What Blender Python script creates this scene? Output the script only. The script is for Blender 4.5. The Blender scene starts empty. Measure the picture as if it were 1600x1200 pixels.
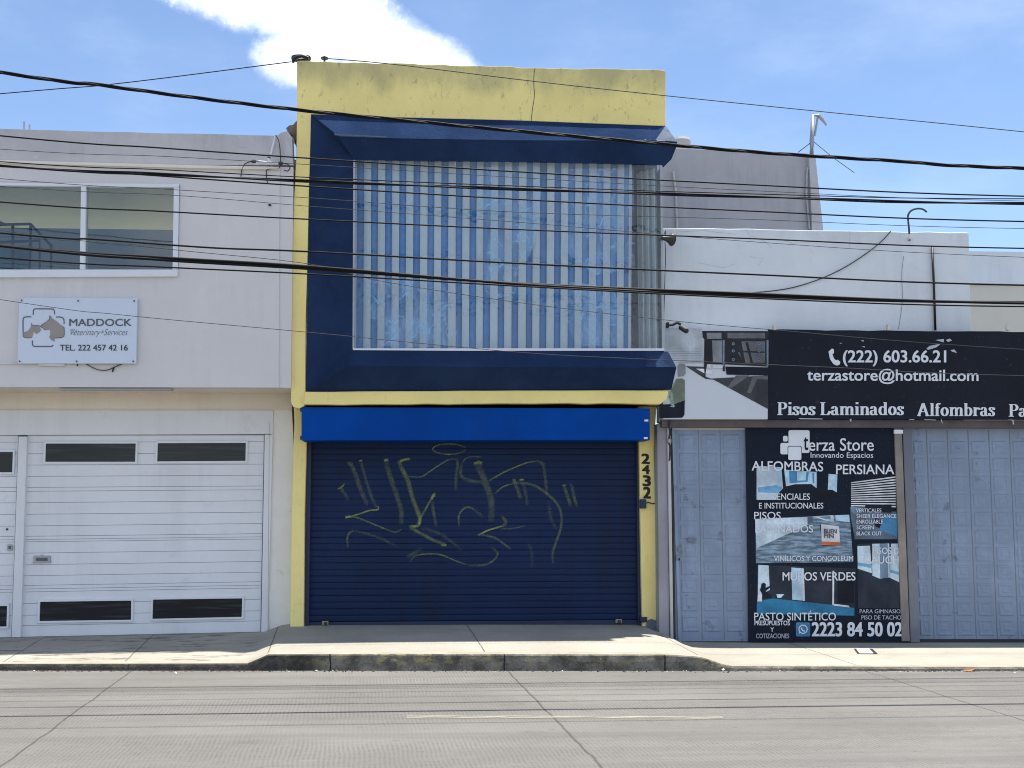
import bpy, bmesh, math, random
from mathutils import Vector, Matrix
random.seed(7)
sc = bpy.context.scene
# ------------------------------------------------------------------ camera
F = 1900.0
YAW = math.atan(125 / F); PITCH = math.atan(197.5 / F); ROLL = 0.001
EYE = Vector((0, 0, 1.7))
fw = Vector((math.sin(YAW) * math.cos(PITCH), math.cos(YAW) * math.cos(PITCH), math.sin(PITCH)))
r0 = Vector((math.cos(YAW), -math.sin(YAW), 0)); u0 = r0.cross(fw)
rt = r0 * math.cos(ROLL) - u0 * math.sin(ROLL); up = r0 * math.sin(ROLL) + u0 * math.cos(ROLL)
cam = bpy.data.cameras.new("camera"); camo = bpy.data.objects.new("camera", cam)
sc.collection.objects.link(camo); sc.camera = camo
cam.sensor_width = 36; cam.lens = F / 1600 * 36; cam.clip_end = 2000
camo.matrix_world = Matrix(((rt.x, up.x, -fw.x, EYE.x), (rt.y, up.y, -fw.y, EYE.y), (rt.z, up.z, -fw.z, EYE.z), (0, 0, 0, 1)))
# ------------------------------------------------------------------ sun, sky, exposure
SUN = Vector((0.155, 0.10, 1)).normalized()
EL = math.asin(SUN.z); AZ = math.atan2(SUN.x, SUN.y)
sl = bpy.data.lights.new("sun", 'SUN'); sl.energy = 5.0; sl.angle = math.radians(0.8); sl.color = (1, .94, .84)
so = bpy.data.objects.new("sun", sl); sc.collection.objects.link(so)
so.rotation_euler = SUN.to_track_quat('Z', 'Y').to_euler(); so.location = (0, 0, 30)
sc.view_settings.view_transform = 'Standard'; sc.view_settings.look = 'None'
sc.view_settings.gamma = 1; sc.view_settings.exposure = 0.9
sc.cycles.max_bounces = 8; sc.cycles.transparent_max_bounces = 24
sc.cycles.use_denoising = True; sc.cycles.filter_width = 1.05
world = bpy.data.worlds.new("World"); sc.world = world; world.use_nodes = True
nt = world.node_tree; nt.nodes.clear(); N = nt.nodes; L = nt.links
def wn(t, **k):
    n = N.new(t)
    for a, b in k.items(): setattr(n, a, b)
    return n
def wm(op, a, b=None, c=None):
    n = wn('ShaderNodeMath', operation=op)
    for i, v in enumerate((a, b, c)):
        if v is None: continue
        if isinstance(v, (int, float)): n.inputs[i].default_value = v
        else: L.new(v, n.inputs[i])
    return n.outputs[0]
sky = wn('ShaderNodeTexSky', sky_type='NISHITA', sun_disc=False)
sky.sun_elevation = EL; sky.sun_rotation = AZ; sky.altitude = 2100; sky.air_density = 1.0; sky.dust_density = 0.6; sky.ozone_density = 1.5
tc = wn('ShaderNodeTexCoord'); sp = wn('ShaderNodeSeparateXYZ'); L.new(tc.outputs['Generated'], sp.inputs[0])
ysafe = wm('MAXIMUM', sp.outputs[1], 0.05)
U = wm('DIVIDE', sp.outputs[0], ysafe); V = wm('DIVIDE', sp.outputs[2], ysafe)
def duv(px, py):
    d = fw * F + rt * (px - 800) - up * (py - 600); return d.x / d.y, d.z / d.y
# warped direction coordinates for ragged cloud edges
nz = wn('ShaderNodeTexNoise'); nz.inputs['Scale'].default_value = 16; nz.inputs['Detail'].default_value = 11; nz.inputs['Roughness'].default_value = .68
L.new(tc.outputs['Generated'], nz.inputs['Vector'])
nzl = wn('ShaderNodeTexNoise'); nzl.inputs['Scale'].default_value = 4; nzl.inputs['Detail'].default_value = 6
L.new(tc.outputs['Generated'], nzl.inputs['Vector'])
def blob(px, py, rx, ry, ang):
    u, v = duv(px, py); c, s = math.cos(ang), math.sin(ang)
    du = wm('SUBTRACT', U, u); dv = wm('SUBTRACT', V, v)
    a = wm('DIVIDE', wm('ADD', wm('MULTIPLY', du, c), wm('MULTIPLY', dv, s)), rx / F)
    b = wm('DIVIDE', wm('SUBTRACT', wm('MULTIPLY', dv, c), wm('MULTIPLY', du, s)), ry / F)
    return wm('SUBTRACT', 1.0, wm('ADD', wm('MULTIPLY', a, a), wm('MULTIPLY', b, b)))
m = wm('MAXIMUM', blob(500, 25, 150, 62, math.radians(-26)), blob(625, 82, 115, 46, math.radians(-20)))
m = wm('MAXIMUM', m, blob(400, -25, 150, 60, math.radians(-14)))
m = wm('MAXIMUM', m, blob(468, 88, 62, 42, 0))
m = wm('MAXIMUM', m, -4.0)
dens = wm('ADD', wm('MULTIPLY', m, .42), wm('MULTIPLY', wm('SUBTRACT', nz.outputs[0], .5), 3.6))
cr = wn('ShaderNodeMapRange', interpolation_type='SMOOTHERSTEP'); L.new(dens, cr.inputs[0])
cr.inputs[1].default_value = -.32; cr.inputs[2].default_value = .75
# thin veils elsewhere, and unseen clouds added behind the camera to brighten the facades
nv = wn('ShaderNodeTexNoise'); nv.inputs['Scale'].default_value = 2.6; nv.inputs['Detail'].default_value = 8; nv.inputs['Roughness'].default_value = .6
mpv = wn('ShaderNodeMapping'); mpv.inputs['Scale'].default_value = (1, 1, 2.5); L.new(tc.outputs['Generated'], mpv.inputs[0]); L.new(mpv.outputs[0], nv.inputs['Vector'])
vr = wn('ShaderNodeMapRange', interpolation_type='SMOOTHSTEP'); L.new(nv.outputs[0], vr.inputs[0])
vr.inputs[1].default_value = .45; vr.inputs[2].default_value = .8; vr.inputs[4].default_value = .13
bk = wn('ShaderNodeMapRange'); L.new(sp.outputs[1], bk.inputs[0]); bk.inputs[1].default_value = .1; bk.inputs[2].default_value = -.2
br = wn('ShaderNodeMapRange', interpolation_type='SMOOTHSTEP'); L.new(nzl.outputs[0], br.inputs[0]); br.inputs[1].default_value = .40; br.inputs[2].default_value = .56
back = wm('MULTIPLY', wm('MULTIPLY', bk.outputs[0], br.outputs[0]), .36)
c2 = wn('ShaderNodeMapRange', interpolation_type='SMOOTHERSTEP'); L.new(wm('ADD', wm('MULTIPLY', m, .7), wm('MULTIPLY', wm('SUBTRACT', nz.outputs[0], .5), 2.6)), c2.inputs[0])
c2.inputs[1].default_value = -.85; c2.inputs[2].default_value = .5; c2.inputs[4].default_value = .5
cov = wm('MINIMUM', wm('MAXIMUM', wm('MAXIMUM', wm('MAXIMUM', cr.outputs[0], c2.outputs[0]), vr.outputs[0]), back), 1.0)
mx = wn('ShaderNodeMix', data_type='RGBA'); L.new(cov, mx.inputs[0]); L.new(sky.outputs[0], mx.inputs[6])
mx.inputs[7].default_value = (10.5, 10.6, 10.8, 1)
bg = wn('ShaderNodeBackground'); bg.inputs[1].default_value = 0.115; L.new(mx.outputs[2], bg.inputs[0])
wo = wn('ShaderNodeOutputWorld'); L.new(bg.outputs[0], wo.inputs[0])

# ------------------------------------------------------------------ pixel -> place helpers
def ray(px, py): return fw * F + rt * (px - 800) - up * (py - 600)
def at(px, py, Y):
    d = ray(px, py); return EYE + d * (Y / d.y)
def gr(px, py, z=0.0):
    d = ray(px, py); return EYE + d * ((z - EYE.z) / d.z)
# ------------------------------------------------------------------ materials
def S(r, g, b, k=1.0):
    f = lambda c: ((c / 255 + .055) / 1.055) ** 2.4 if c / 255 > .04045 else c / 255 / 12.92
    return (f(r) * k, f(g) * k, f(b) * k)
class NT:
    def __init__(s, name):
        s.m = bpy.data.materials.new(name); s.m.use_nodes = True; s.t = s.m.node_tree
        s.b = s.t.nodes['Principled BSDF']; s.out = s.t.nodes['Material Output']
        s.geo = s.t.nodes.new('ShaderNodeNewGeometry'); s.pos = s.geo.outputs['Position']
        s.sep = s.t.nodes.new('ShaderNodeSeparateXYZ'); s.t.links.new(s.pos, s.sep.inputs[0])
    def n(s, t, **k):
        n = s.t.nodes.new(t)
        for a, b in k.items(): setattr(n, a, b)
        return n
    def l(s, a, b): s.t.links.new(a, b)
    def math(s, op, *v):
        n = s.n('ShaderNodeMath', operation=op)
        for i, x in enumerate(v):
            if isinstance(x, (int, float)): n.inputs[i].default_value = x
            else: s.l(x, n.inputs[i])
        return n.outputs[0]
    def noise(s, scale, detail=5, rough=.55, vec=(1, 1, 1), off=(0, 0, 0)):
        mp = s.n('ShaderNodeMapping'); mp.inputs['Scale'].default_value = vec; mp.inputs['Location'].default_value = off; s.l(s.pos, mp.inputs[0])
        n = s.n('ShaderNodeTexNoise'); n.inputs['Scale'].default_value = scale; n.inputs['Detail'].default_value = detail; n.inputs['Roughness'].default_value = rough
        s.l(mp.outputs[0], n.inputs['Vector']); return n.outputs[0]
    def rng(s, v, a, b, c=0., d=1.):
        n = s.n('ShaderNodeMapRange', interpolation_type='SMOOTHSTEP'); s.l(v, n.inputs[0])
        for i, x in enumerate((a, b, c, d)): n.inputs[i + 1].default_value = x
        return n.outputs[0]
    def mix(s, f, a, b, blend='MIX'):
        n = s.n('ShaderNodeMix', data_type='RGBA', blend_type=blend)
        if isinstance(f, (int, float)): n.inputs[0].default_value = f
        else: s.l(f, n.inputs[0])
        for i, x in ((6, a), (7, b)):
            if isinstance(x, tuple): n.inputs[i].default_value = (*x[:3], 1)
            else: s.l(x, n.inputs[i])
        return n.outputs[2]
    def col(s, c):
        if isinstance(c, tuple): s.b.inputs['Base Color'].default_value = (*c, 1)
        else: s.l(c, s.b.inputs['Base Color'])
    def bump(s, h, st, dist=.01):
        n = s.n('ShaderNodeBump'); n.inputs['Strength'].default_value = st; n.inputs['Distance'].default_value = dist
        s.l(h, n.inputs['Height']); s.l(n.outputs[0], s.b.inputs['Normal'])
def mulc(c, k): return tuple(min(1, x * k) for x in c)
def paint(name, col, rough=.75, var=.10, vs=1.3, bump=.25, bs=55, streak=0, scol=None, spots=0, spcol=None, spscale=9, metal=0, spec=.3):
    M = NT(name)
    c = M.mix(M.rng(M.noise(vs, 6), .3, .7), mulc(col, 1 - var), mulc(col, 1 + var))
    c = M.mix(M.rng(M.noise(vs * 9, 4, .6), .35, .75, 0, .5), c, mulc(col, 1 - var * .9))
    if streak:
        f = M.rng(M.math('MULTIPLY', M.noise(1, 5, .6, (7, 7, .45)), M.rng(M.noise(.7, 3), .3, .7, .5, 1.25)), .42, .72, 0, streak)
        c = M.mix(f, c, scol or mulc(col, .45))
    if spots:
        f = M.rng(M.noise(spscale, 6, .65, off=(3, 1, 7)), .62, .68, 0, spots)
        c = M.mix(f, c, spcol or mulc(col, .4))
    M.col(c); M.b.inputs['Roughness'].default_value = rough; M.b.inputs['Metallic'].default_value = metal
    M.b.inputs['Specular IOR Level'].default_value = spec
    M.bump(M.math('ADD', M.noise(bs, 5, .6), M.math('MULTIPLY', M.noise(bs * .15, 3), 1.2)), bump, .006)
    return M.m
def plain(name, col, rough=.6, var=.06, metal=0, spec=.4):
    M = NT(name); M.col(M.mix(M.noise(6, 4), mulc(col, 1 - var), mulc(col, 1 + var)))
    M.b.inputs['Roughness'].default_value = rough; M.b.inputs['Metallic'].default_value = metal; M.b.inputs['Specular IOR Level'].default_value = spec
    return M.m
def glass(name, base=.03, gain=1.0, tint=(1, 1, 1), dust=.0, warp=.15, dustcol=(.6, .65, .7)):
    M = NT(name)
    bp = M.n('ShaderNodeBump'); bp.inputs['Strength'].default_value = warp; bp.inputs['Distance'].default_value = .02
    M.l(M.noise(2.2, 3), bp.inputs['Height'])
    tr = M.n('ShaderNodeBsdfTransparent'); tr.inputs[0].default_value = (*tint, 1)
    gl = M.n('ShaderNodeBsdfGlossy'); gl.inputs['Roughness'].default_value = .02; M.l(bp.outputs[0], gl.inputs['Normal'])
    fr = M.n('ShaderNodeFresnel'); fr.inputs[0].default_value = 1.5
    f = M.math('MINIMUM', M.math('ADD', M.math('MULTIPLY', fr.outputs[0], gain), base), 1.0)
    ms = M.n('ShaderNodeMixShader'); M.l(f, ms.inputs[0]); M.l(tr.outputs[0], ms.inputs[1]); M.l(gl.outputs[0], ms.inputs[2])
    o = ms.outputs[0]
    if dust:
        df = M.n('ShaderNodeBsdfDiffuse'); df.inputs[0].default_value = (*dustcol, 1)
        m2 = M.n('ShaderNodeMixShader'); M.l(M.rng(M.noise(3.5, 7, .65, (1, 1, .7)), .42, .75, dust * .25, dust), m2.inputs[0]); M.l(o, m2.inputs[1]); M.l(df.outputs[0], m2.inputs[2]); o = m2.outputs[0]
    M.l(o, M.out.inputs[0]); return M.m

YEL = (.86, .715, .28)
def yellow_mat():
    M = NT('yellow_plaster')
    c = M.mix(M.rng(M.noise(1.2, 6), .3, .7), mulc(YEL, .92), mulc(YEL, 1.06))
    # weather grime lodged in the parapet top, broken up by noise
    g = M.math('ADD', M.rng(M.sep.outputs[2], 6.5, 7.25, -.15, .42), M.math('MULTIPLY', M.math('SUBTRACT', M.noise(2.4, 7, .65, (1, 1, .6)), .5), .9))
    c = M.mix(M.rng(g, .08, .55, 0, .7), c, (.36, .335, .19))
    c = M.mix(M.math('MULTIPLY', M.rng(M.noise(13, 8, .75, (1, 1, .45), (7, 3, 1)), .56, .68, 0, .55), M.rng(M.sep.outputs[2], 5.8, 6.8, .25, 1.)), c, (.24, .22, .12))
    c = M.mix(M.rng(M.noise(20, 6, .7, (1, 1, .55)), .64, .74, 0, .6), c, (.28, .245, .11))
    c = M.mix(M.rng(M.noise(5, 6, .7, off=(4, 4, 4)), .68, .75, 0, .35), c, (.75, .68, .35))
    M.col(c); M.b.inputs['Roughness'].default_value = .8; M.b.inputs['Specular IOR Level'].default_value = .2
    M.bump(M.math('ADD', M.noise(45, 6, .65), M.noise(9, 4)), .45, .008); return M.m
def navy_mat():
    col = (.0185, .036, .088); M = NT('navy_plaster')
    c = M.mix(M.rng(M.noise(1.6, 6), .3, .7), mulc(col, .82), mulc(col, 1.16))
    c = M.mix(M.rng(M.noise(9, 7, .7, (1, 1, .6)), .5, .75, 0, .5), c, (.030, .044, .085))
    c = M.mix(M.rng(M.noise(3.2, 8, .7, off=(9, 2, 2)), .74, .78, 0, .5), c, (.06, .08, .13))
    chip = M.math('MULTIPLY', M.rng(M.noise(10, 5, .7, off=(1, 8, 3)), .70, .73), M.rng(M.sep.outputs[2], 6.1, 6.3))
    c = M.mix(chip, c, (.33, .35, .4))
    M.col(c); M.b.inputs['Roughness'].default_value = .95; M.b.inputs['Specular IOR Level'].default_value = .0
    M.bump(M.math('ADD', M.noise(34, 6, .65), M.noise(7, 5)), .8, .012); return M.m
MAT = {}
MAT['yellow'] = yellow_mat(); MAT['navy'] = navy_mat()
MAT['cement'] = paint('grey_cement', (.13, .155, .195), var=.18, vs=4, bump=.8, bs=30, spots=.6, spec=0)
MAT['bluecement'] = paint('blue_washed_cement', (.028, .046, .10), rough=.95, var=.3, vs=7, bump=.9, bs=24, spots=.5, spec=0)
MAT['hood'] = paint('bright_blue_enamel', (.0012, .052, .285), rough=.55, var=.14, vs=.8, bump=.04, bs=8, streak=.3, scol=(.006, .04, .17), spec=.05)
MAT['shutter'] = paint('dark_blue_enamel', (.0085, .021, .066), rough=.6, var=.13, vs=.9, bump=.08, bs=30, streak=.35, scol=(.013, .016, .034), spec=.15)
MAT['guide'] = paint('navy_steel', (.022, .030, .07), rough=.55, var=.15, spots=.3)
MAT['white'] = paint('white_stucco', (.64, .615, .61), var=.05, vs=.7, bump=.3, bs=50, streak=.16, scol=(.42, .40, .38))
MAT['whiteold'] = paint('weathered_stucco', (.49, .475, .485), var=.09, vs=1.1, bump=.35, bs=45, streak=.5, scol=(.30, .29, .29), spots=.25, spcol=(.62, .60, .59))
MAT['beige'] = paint('beige_stucco', (.74, .665, .575), var=.05, vs=.9, bump=.3, bs=50, streak=.25, scol=(.52, .46, .39))
MAT['lower'] = paint('grey_white_stucco', (.77, .755, .74), var=.06, vs=1.2, bump=.3, bs=50, spots=.25, spcol=(.36, .35, .36))
MAT['door'] = paint('white_door_metal', (.70, .71, .74), rough=.5, var=.03, bump=.04, streak=.14, scol=(.42, .42, .42), spots=.15, spcol=(.45, .44, .42), spscale=3)
MAT['doorline'] = plain('door_joint', (.40, .41, .43), .7)
MAT['alu'] = plain('white_aluminium', (.68, .70, .74), .4)
def pane_mat():
    M = NT('dark_window_pane')
    c = M.mix(M.rng(M.noise(3, 4, .6, (.35, 1, 7)), .48, .7), (.008, .010, .016), (.035, .040, .050)); M.col(c)
    M.b.inputs['Roughness'].default_value = .1; M.b.inputs['Specular IOR Level'].default_value = .25; M.bump(M.noise(2, 2), .1, .01); return M.m
MAT['darkpane'] = pane_mat()
MAT['glass_l'] = glass('clear_window_glass', .06, 1.3, (.56, .66, .65), warp=.05)
MAT['glass_bay'] = glass('dusty_bay_glass', .02, .9, (.86, .93, .97), dust=.07, warp=.5, dustcol=(.55, .68, .82))
MAT['blue_strip'] = paint('blue_blind_fabric', (.034, .20, .50), rough=.7, var=.16, vs=2.5, bump=.15, bs=9)
MAT['cream_strip'] = paint('cream_blind_fabric', (.50, .54, .53), rough=.8, var=.06, bump=.15, bs=9)
MAT['sheer'] = paint('grey_curtain', (.52, .55, .54), var=.1)
MAT['room'] = plain('room_wall', (.60, .60, .48), .8)
MAT['roomdark'] = plain('room_dark', (.10, .11, .12), .8)
MAT['signw'] = plain('sign_white', (.58, .64, .74), .45, .02)
MAT['ink'] = plain('sign_dark_ink', (.03, .035, .05), .6)
MAT['inkgrey'] = plain('sign_grey_ink', (.10, .105, .12), .6)
MAT['dogtan'] = plain('sign_tan_print', (.29, .26, .23), .6, .25)
MAT['steel'] = plain('galvanised_steel', (.34, .35, .36), .45, .15, metal=.5)
MAT['dark'] = plain('dark_metal', (.02, .02, .022), .5)
MAT['black'] = plain('black_rubber', (.012, .012, .013), .5)
MAT['cable'] = plain('black_cable', (.008, .008, .009), .6, .2, spec=.15)
MAT['cable_grey'] = plain('grey_weathered_cable', (.07, .07, .075), .7, spec=.1)
MAT['shopw'] = paint('shop_white_wall', (.65, .68, .71), var=.06, vs=.8, bump=.35, bs=40, streak=.22, scol=(.40, .42, .45), spots=.14, spcol=(.42, .43, .45), spscale=3)
MAT['greyblock'] = paint('bare_grey_render', (.40, .385, .395), var=.08, vs=.6, bump=.3, bs=30, streak=.35, scol=(.27, .26, .265))
MAT['palecem'] = paint('pale_cement', (.46, .45, .44), var=.1, bump=.4)
MAT['cream'] = paint('cream_wall', (.60, .56, .48), var=.04)
MAT['metaldoor'] = paint('grey_blue_folding_door', (.23, .285, .385), rough=.55, var=.15, vs=1.4, bump=.1, bs=20, streak=.35, scol=(.12, .15, .20), spots=.6, spcol=(.09, .115, .16), spscale=4.5, spec=.2)
MAT['beam'] = paint('brown_steel_beam', (.10, .085, .085), var=.2, vs=3)
MAT['batten'] = paint('weathered_timber', (.24, .21, .185), var=.2, vs=2, streak=.5, bump=.4)
MAT['pillar'] = paint('grey_pillar_render', (.31, .30, .33), var=.08, streak=.3)
MAT['postgrey'] = paint('grey_steel_post', (.16, .17, .20), var=.15)
MAT['banner'] = paint('dark_banner_vinyl', (.012, .0145, .023), rough=.6, var=.15, vs=2, bump=.2, bs=4, spots=.35, spcol=(.07, .08, .10), spscale=14, spec=.12)
MAT['bannerw'] = plain('banner_white_print', (.55, .58, .63), .5, .04)
MAT['letter'] = plain('white_lettering', (.66, .69, .74), .5, .03)
MAT['letterdim'] = plain('grey_lettering', (.40, .43, .48), .5, .03)
def poster_mat():
    M = NT('dark_speckled_poster')
    c = M.mix(M.rng(M.noise(55, 3, .8), .62, .72), (.0085, .014, .026), (.16, .21, .26)); M.col(c)
    M.b.inputs['Roughness'].default_value = .55; M.b.inputs['Specular IOR Level'].default_value = .1; M.bump(M.noise(3, 3), .2, .01); return M.m
MAT['poster'] = poster_mat()
for nm, c in dict(p_white=(.52, .62, .70), p_pale=(.42, .58, .70), p_blue=(.07, .24, .42), p_sky=(.16, .36, .55), p_dark=(.012, .016, .026), p_grey=(.030, .038, .054), p_mid=(.17, .24, .33), p_orange=(.55, .16, .07), p_card=(.68, .69, .71), p_steel=(.11, .15, .21), p_grass=(.035, .18, .32), b_floor=(.055, .057, .065), b_floorl=(.13, .135, .15), b_wood=(.030, .030, .034), b_woodl=(.20, .205, .22), b_green=(.17, .20, .15), b_leaf=(.25, .36, .29), b_grey=(.24, .25, .27), b_sid=(.47, .51, .56), icon=(.06, .22, .40)).items():
    MAT[nm] = paint(nm.replace('p_', 'poster_print_').replace('b_', 'banner_print_'), c, .5, var=.28, vs=4.5, bump=.05, streak=.25, scol=mulc(c, .6), spec=.1)
def wood_print():
    M = NT('poster_print_floorboards')
    f = M.noise(6, 4, .6, (1, 1, 6)); M.col(M.mix(M.rng(f, .4, .65), (.07, .115, .17), (.24, .34, .43))); M.b.inputs['Roughness'].default_value = .5; return M.m
MAT['p_wood'] = wood_print()
MAT['brick'] = paint('broken_brick', (.16, .12, .10), var=.4, vs=9, bump=1)
MAT['number'] = plain('black_number_paint', (.018, .016, .014), .7)
MAT['horn'] = plain('dark_horn', (.03, .03, .03), .5)
MAT['brass'] = plain('brass_lock', (.30, .24, .15), .5, metal=.2)
MAT['tank'] = plain('tank_grey', (.33, .33, .34), .6)
MAT['litter'] = plain('litter_white', (.7, .7, .68), .7)
MAT['leaf'] = plain('dry_leaf', (.25, .13, .06), .8)
def spray_mat():
    M = NT('yellow_spray_paint')
    a = M.n('ShaderNodeAttribute', attribute_name='spray')
    f = M.math('MULTIPLY', a.outputs['Fac'], M.rng(M.noise(22, 4, .7, (.6, 1, 1.4)), .25, .65, .35, 1.0))
    d = M.n('ShaderNodeBsdfDiffuse'); d.inputs[0].default_value = (.42, .49, .13, 1)
    t = M.n('ShaderNodeBsdfTransparent'); ms = M.n('ShaderNodeMixShader')
    M.l(f, ms.inputs[0]); M.l(t.outputs[0], ms.inputs[1]); M.l(d.outputs[0], ms.inputs[2]); M.l(ms.outputs[0], M.out.inputs[0]); return M.m
MAT['spray'] = spray_mat()

# ------------------------------------------------------------------ mesh builder
COL = sc.collection
class MB:
    def __init__(s): s.v = []; s.f = []; s.m = []; s.mats = []; s.a = None
    def mi(s, m):
        if m not in s.mats: s.mats.append(m)
        return s.mats.index(m)
    def face(s, pts, m):
        i = len(s.v); s.v += [tuple(p) for p in pts]; s.f.append(list(range(i, i + len(pts)))); s.m.append(s.mi(m)); return s
    def raw(s, vs, fs, m):
        i = len(s.v); s.v += [tuple(p) for p in vs]; k = s.mi(m)
        for f in fs: s.f.append([i + j for j in f]); s.m.append(k)
        return s
    def flat(s, pp, Y, m): return s.face([at(x, y, Y) for x, y in pp], m)
    def rect(s, x0, y0, x1, y1, Y, m): return s.flat([(x0, y0), (x1, y0), (x1, y1), (x0, y1)], Y, m)
    def prism(s, pp, Yf, Yb, m):
        a = [at(x, y, Yf) for x, y in pp]; n = len(a); vs = a + [Vector((p.x, Yb, p.z)) for p in a]
        fs = [list(range(n)), list(range(2 * n - 1, n - 1, -1))] + [[i, n + i, n + (i + 1) % n, (i + 1) % n] for i in range(n)]
        return s.raw(vs, fs, m)
    def pbox(s, x0, y0, x1, y1, Yf, Yb, m): return s.prism([(x0, y0), (x1, y0), (x1, y1), (x0, y1)], Yf, Yb, m)
    def box(s, x0, x1, y0, y1, z0, z1, m):
        vs = [(x, y, z) for x in (x0, x1) for y in (y0, y1) for z in (z0, z1)]
        return s.raw(vs, [[0, 1, 3, 2], [4, 6, 7, 5], [0, 4, 5, 1], [2, 3, 7, 6], [0, 2, 6, 4], [1, 5, 7, 3]], m)
    def tube(s, pts, r, m, n=8, caps=True):
        pts = [Vector(p) for p in pts]; vs = []; k = len(pts)
        rr = r if isinstance(r, (list, tuple)) else [r] * k
        for i, p in enumerate(pts):
            t = (pts[min(i + 1, k - 1)] - pts[max(i - 1, 0)]).normalized()
            a = t.cross(Vector((0, 0, 1)))
            if a.length < .05: a = t.cross(Vector((0, 1, 0)))
            a.normalize(); b = a.cross(t)
            for j in range(n):
                q = 2 * math.pi * j / n; vs.append(p + a * (rr[i] * math.cos(q)) + b * (rr[i] * math.sin(q)))
        fs = [[i * n + j, i * n + (j + 1) % n, (i + 1) * n + (j + 1) % n, (i + 1) * n + j] for i in range(k - 1) for j in range(n)]
        if caps: fs += [list(range(n)), list(range(k * n - 1, (k - 1) * n - 1, -1))]
        return s.raw(vs, fs, m)
    def ptube(s, pp, Y, r, m, n=8): return s.tube([at(x, y, Y) for x, y in pp], r, m, n)
    def stroke(s, pp, w, Y, m, closed=False):     # flat line of pixel width w on a facade plane
        k = len(pp); q = []
        for i in range(k):
            a = pp[(i - 1) % k] if closed or i else pp[0]; b = pp[(i + 1) % k] if closed or i < k - 1 else pp[-1]
            dx, dy = b[0] - a[0], b[1] - a[1]; l = math.hypot(dx, dy) or 1
            q.append(((pp[i][0] - dy / l * w / 2, pp[i][1] + dx / l * w / 2), (pp[i][0] + dy / l * w / 2, pp[i][1] - dx / l * w / 2)))
        for i in range(k if closed else k - 1):
            j = (i + 1) % k; s.flat([q[i][0], q[i][1], q[j][1], q[j][0]], Y, m)
        return s
    def build(s, name, parent=None, smooth=False, bevel=0, label=None, fix=True):
        me = bpy.data.meshes.new(name); me.from_pydata(s.v, [], s.f); me.update()
        for m in s.mats: me.materials.append(MAT[m] if isinstance(m, str) else m)
        for i, p in enumerate(me.polygons): p.material_index = s.m[i]
        if fix or bevel:
            bm = bmesh.new(); bm.from_mesh(me); bmesh.ops.remove_doubles(bm, verts=bm.verts, dist=.0002)
            bmesh.ops.recalc_face_normals(bm, faces=bm.faces); bm.to_mesh(me); bm.free()
        if smooth: me.polygons.foreach_set('use_smooth', [True] * len(me.polygons)); me.update()
        o = bpy.data.objects.new(name, me); COL.objects.link(o)
        if parent is not None:
            o.parent = parent
            if parent.parent is None: o.location = -parent.location
        else:
            lo = [min(v[i] for v in s.v) for i in range(3)]; hi = [max(v[i] for v in s.v) for i in range(3)]
            b = Vector(((lo[0] + hi[0]) / 2, (lo[1] + hi[1]) / 2, lo[2])); me.transform(Matrix.Translation(-b)); o.location = b
        if bevel:
            bv = o.modifiers.new('bevel', 'BEVEL'); bv.width = bevel; bv.segments = 2; bv.limit_method = 'ANGLE'
        if label: o['label'] = label
        return o
def tag(o, label, cat, group=None):
    o['label'] = label; o['category'] = cat
    if group: o['group'] = group
    return o
def thing(name, loc, label, cat, group=None):
    o = bpy.data.objects.new(name, None); COL.objects.link(o); o.location = loc; o.empty_display_size = .2
    return tag(o, label, cat, group)
def struct(o, kind='structure'): o['kind'] = kind; return o
def wob(pts, step=18, amp=1.0):
    out = []
    for i in range(len(pts) - 1):
        (x0, y0), (x1, y1) = pts[i], pts[i + 1]; n = max(1, int(math.hypot(x1 - x0, y1 - y0) / step))
        for k in range(n):
            t = k / n; j = random.uniform(-amp, amp) if (k or i) else 0
            out.append((x0 + (x1 - x0) * t, y0 + (y1 - y0) * t + j))
    out.append(pts[-1]); return out
def rrect(x0, y0, x1, y1, r, n=4):
    p = []
    for cx, cy, a in ((x1 - r, y0 + r, -90), (x1 - r, y1 - r, 0), (x0 + r, y1 - r, 90), (x0 + r, y0 + r, 180)):
        for k in range(n + 1):
            q = math.radians(a + 90 * k / n); p.append((cx + r * math.cos(q), cy + r * math.sin(q)))
    return p
def smooth_path(p, n=6):
    out = []
    for i in range(len(p) - 1):
        a = p[max(i - 1, 0)]; b = p[i]; c = p[i + 1]; d = p[min(i + 2, len(p) - 1)]
        for k in range(n):
            t = k / n
            out.append(tuple(.5 * ((2 * b[j]) + (-a[j] + c[j]) * t + (2 * a[j] - 5 * b[j] + 4 * c[j] - d[j]) * t * t + (-a[j] + 3 * b[j] - 3 * c[j] + d[j]) * t ** 3) for j in range(len(b))))
    out.append(p[-1]); return out
# ------------------------------------------------------------------ lettering
_tc = {}
def text2d(s, bold=0., shear=0.):
    key = (s, bold, shear)
    if key in _tc: return _tc[key]
    cu = bpy.data.curves.new('t', 'FONT'); cu.body = s; cu.offset = bold; cu.shear = shear; cu.resolution_u = 4
    ob = bpy.data.objects.new('t', cu); COL.objects.link(ob); dg = bpy.context.evaluated_depsgraph_get()
    me = bpy.data.meshes.new_from_object(ob.evaluated_get(dg))
    vs = [(v.co.x, v.co.y) for v in me.vertices]; fs = [list(p.vertices) for p in me.polygons]
    bpy.data.objects.remove(ob); bpy.data.curves.remove(cu); bpy.data.meshes.remove(me)
    x0 = min(v[0] for v in vs); x1 = max(v[0] for v in vs); y0 = min(v[1] for v in vs); y1 = max(v[1] for v in vs)
    r = ([((x - x0) / (x1 - x0), (y1 - y) / (y1 - y0)) for x, y in vs], fs); _tc[key] = r; return r
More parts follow.
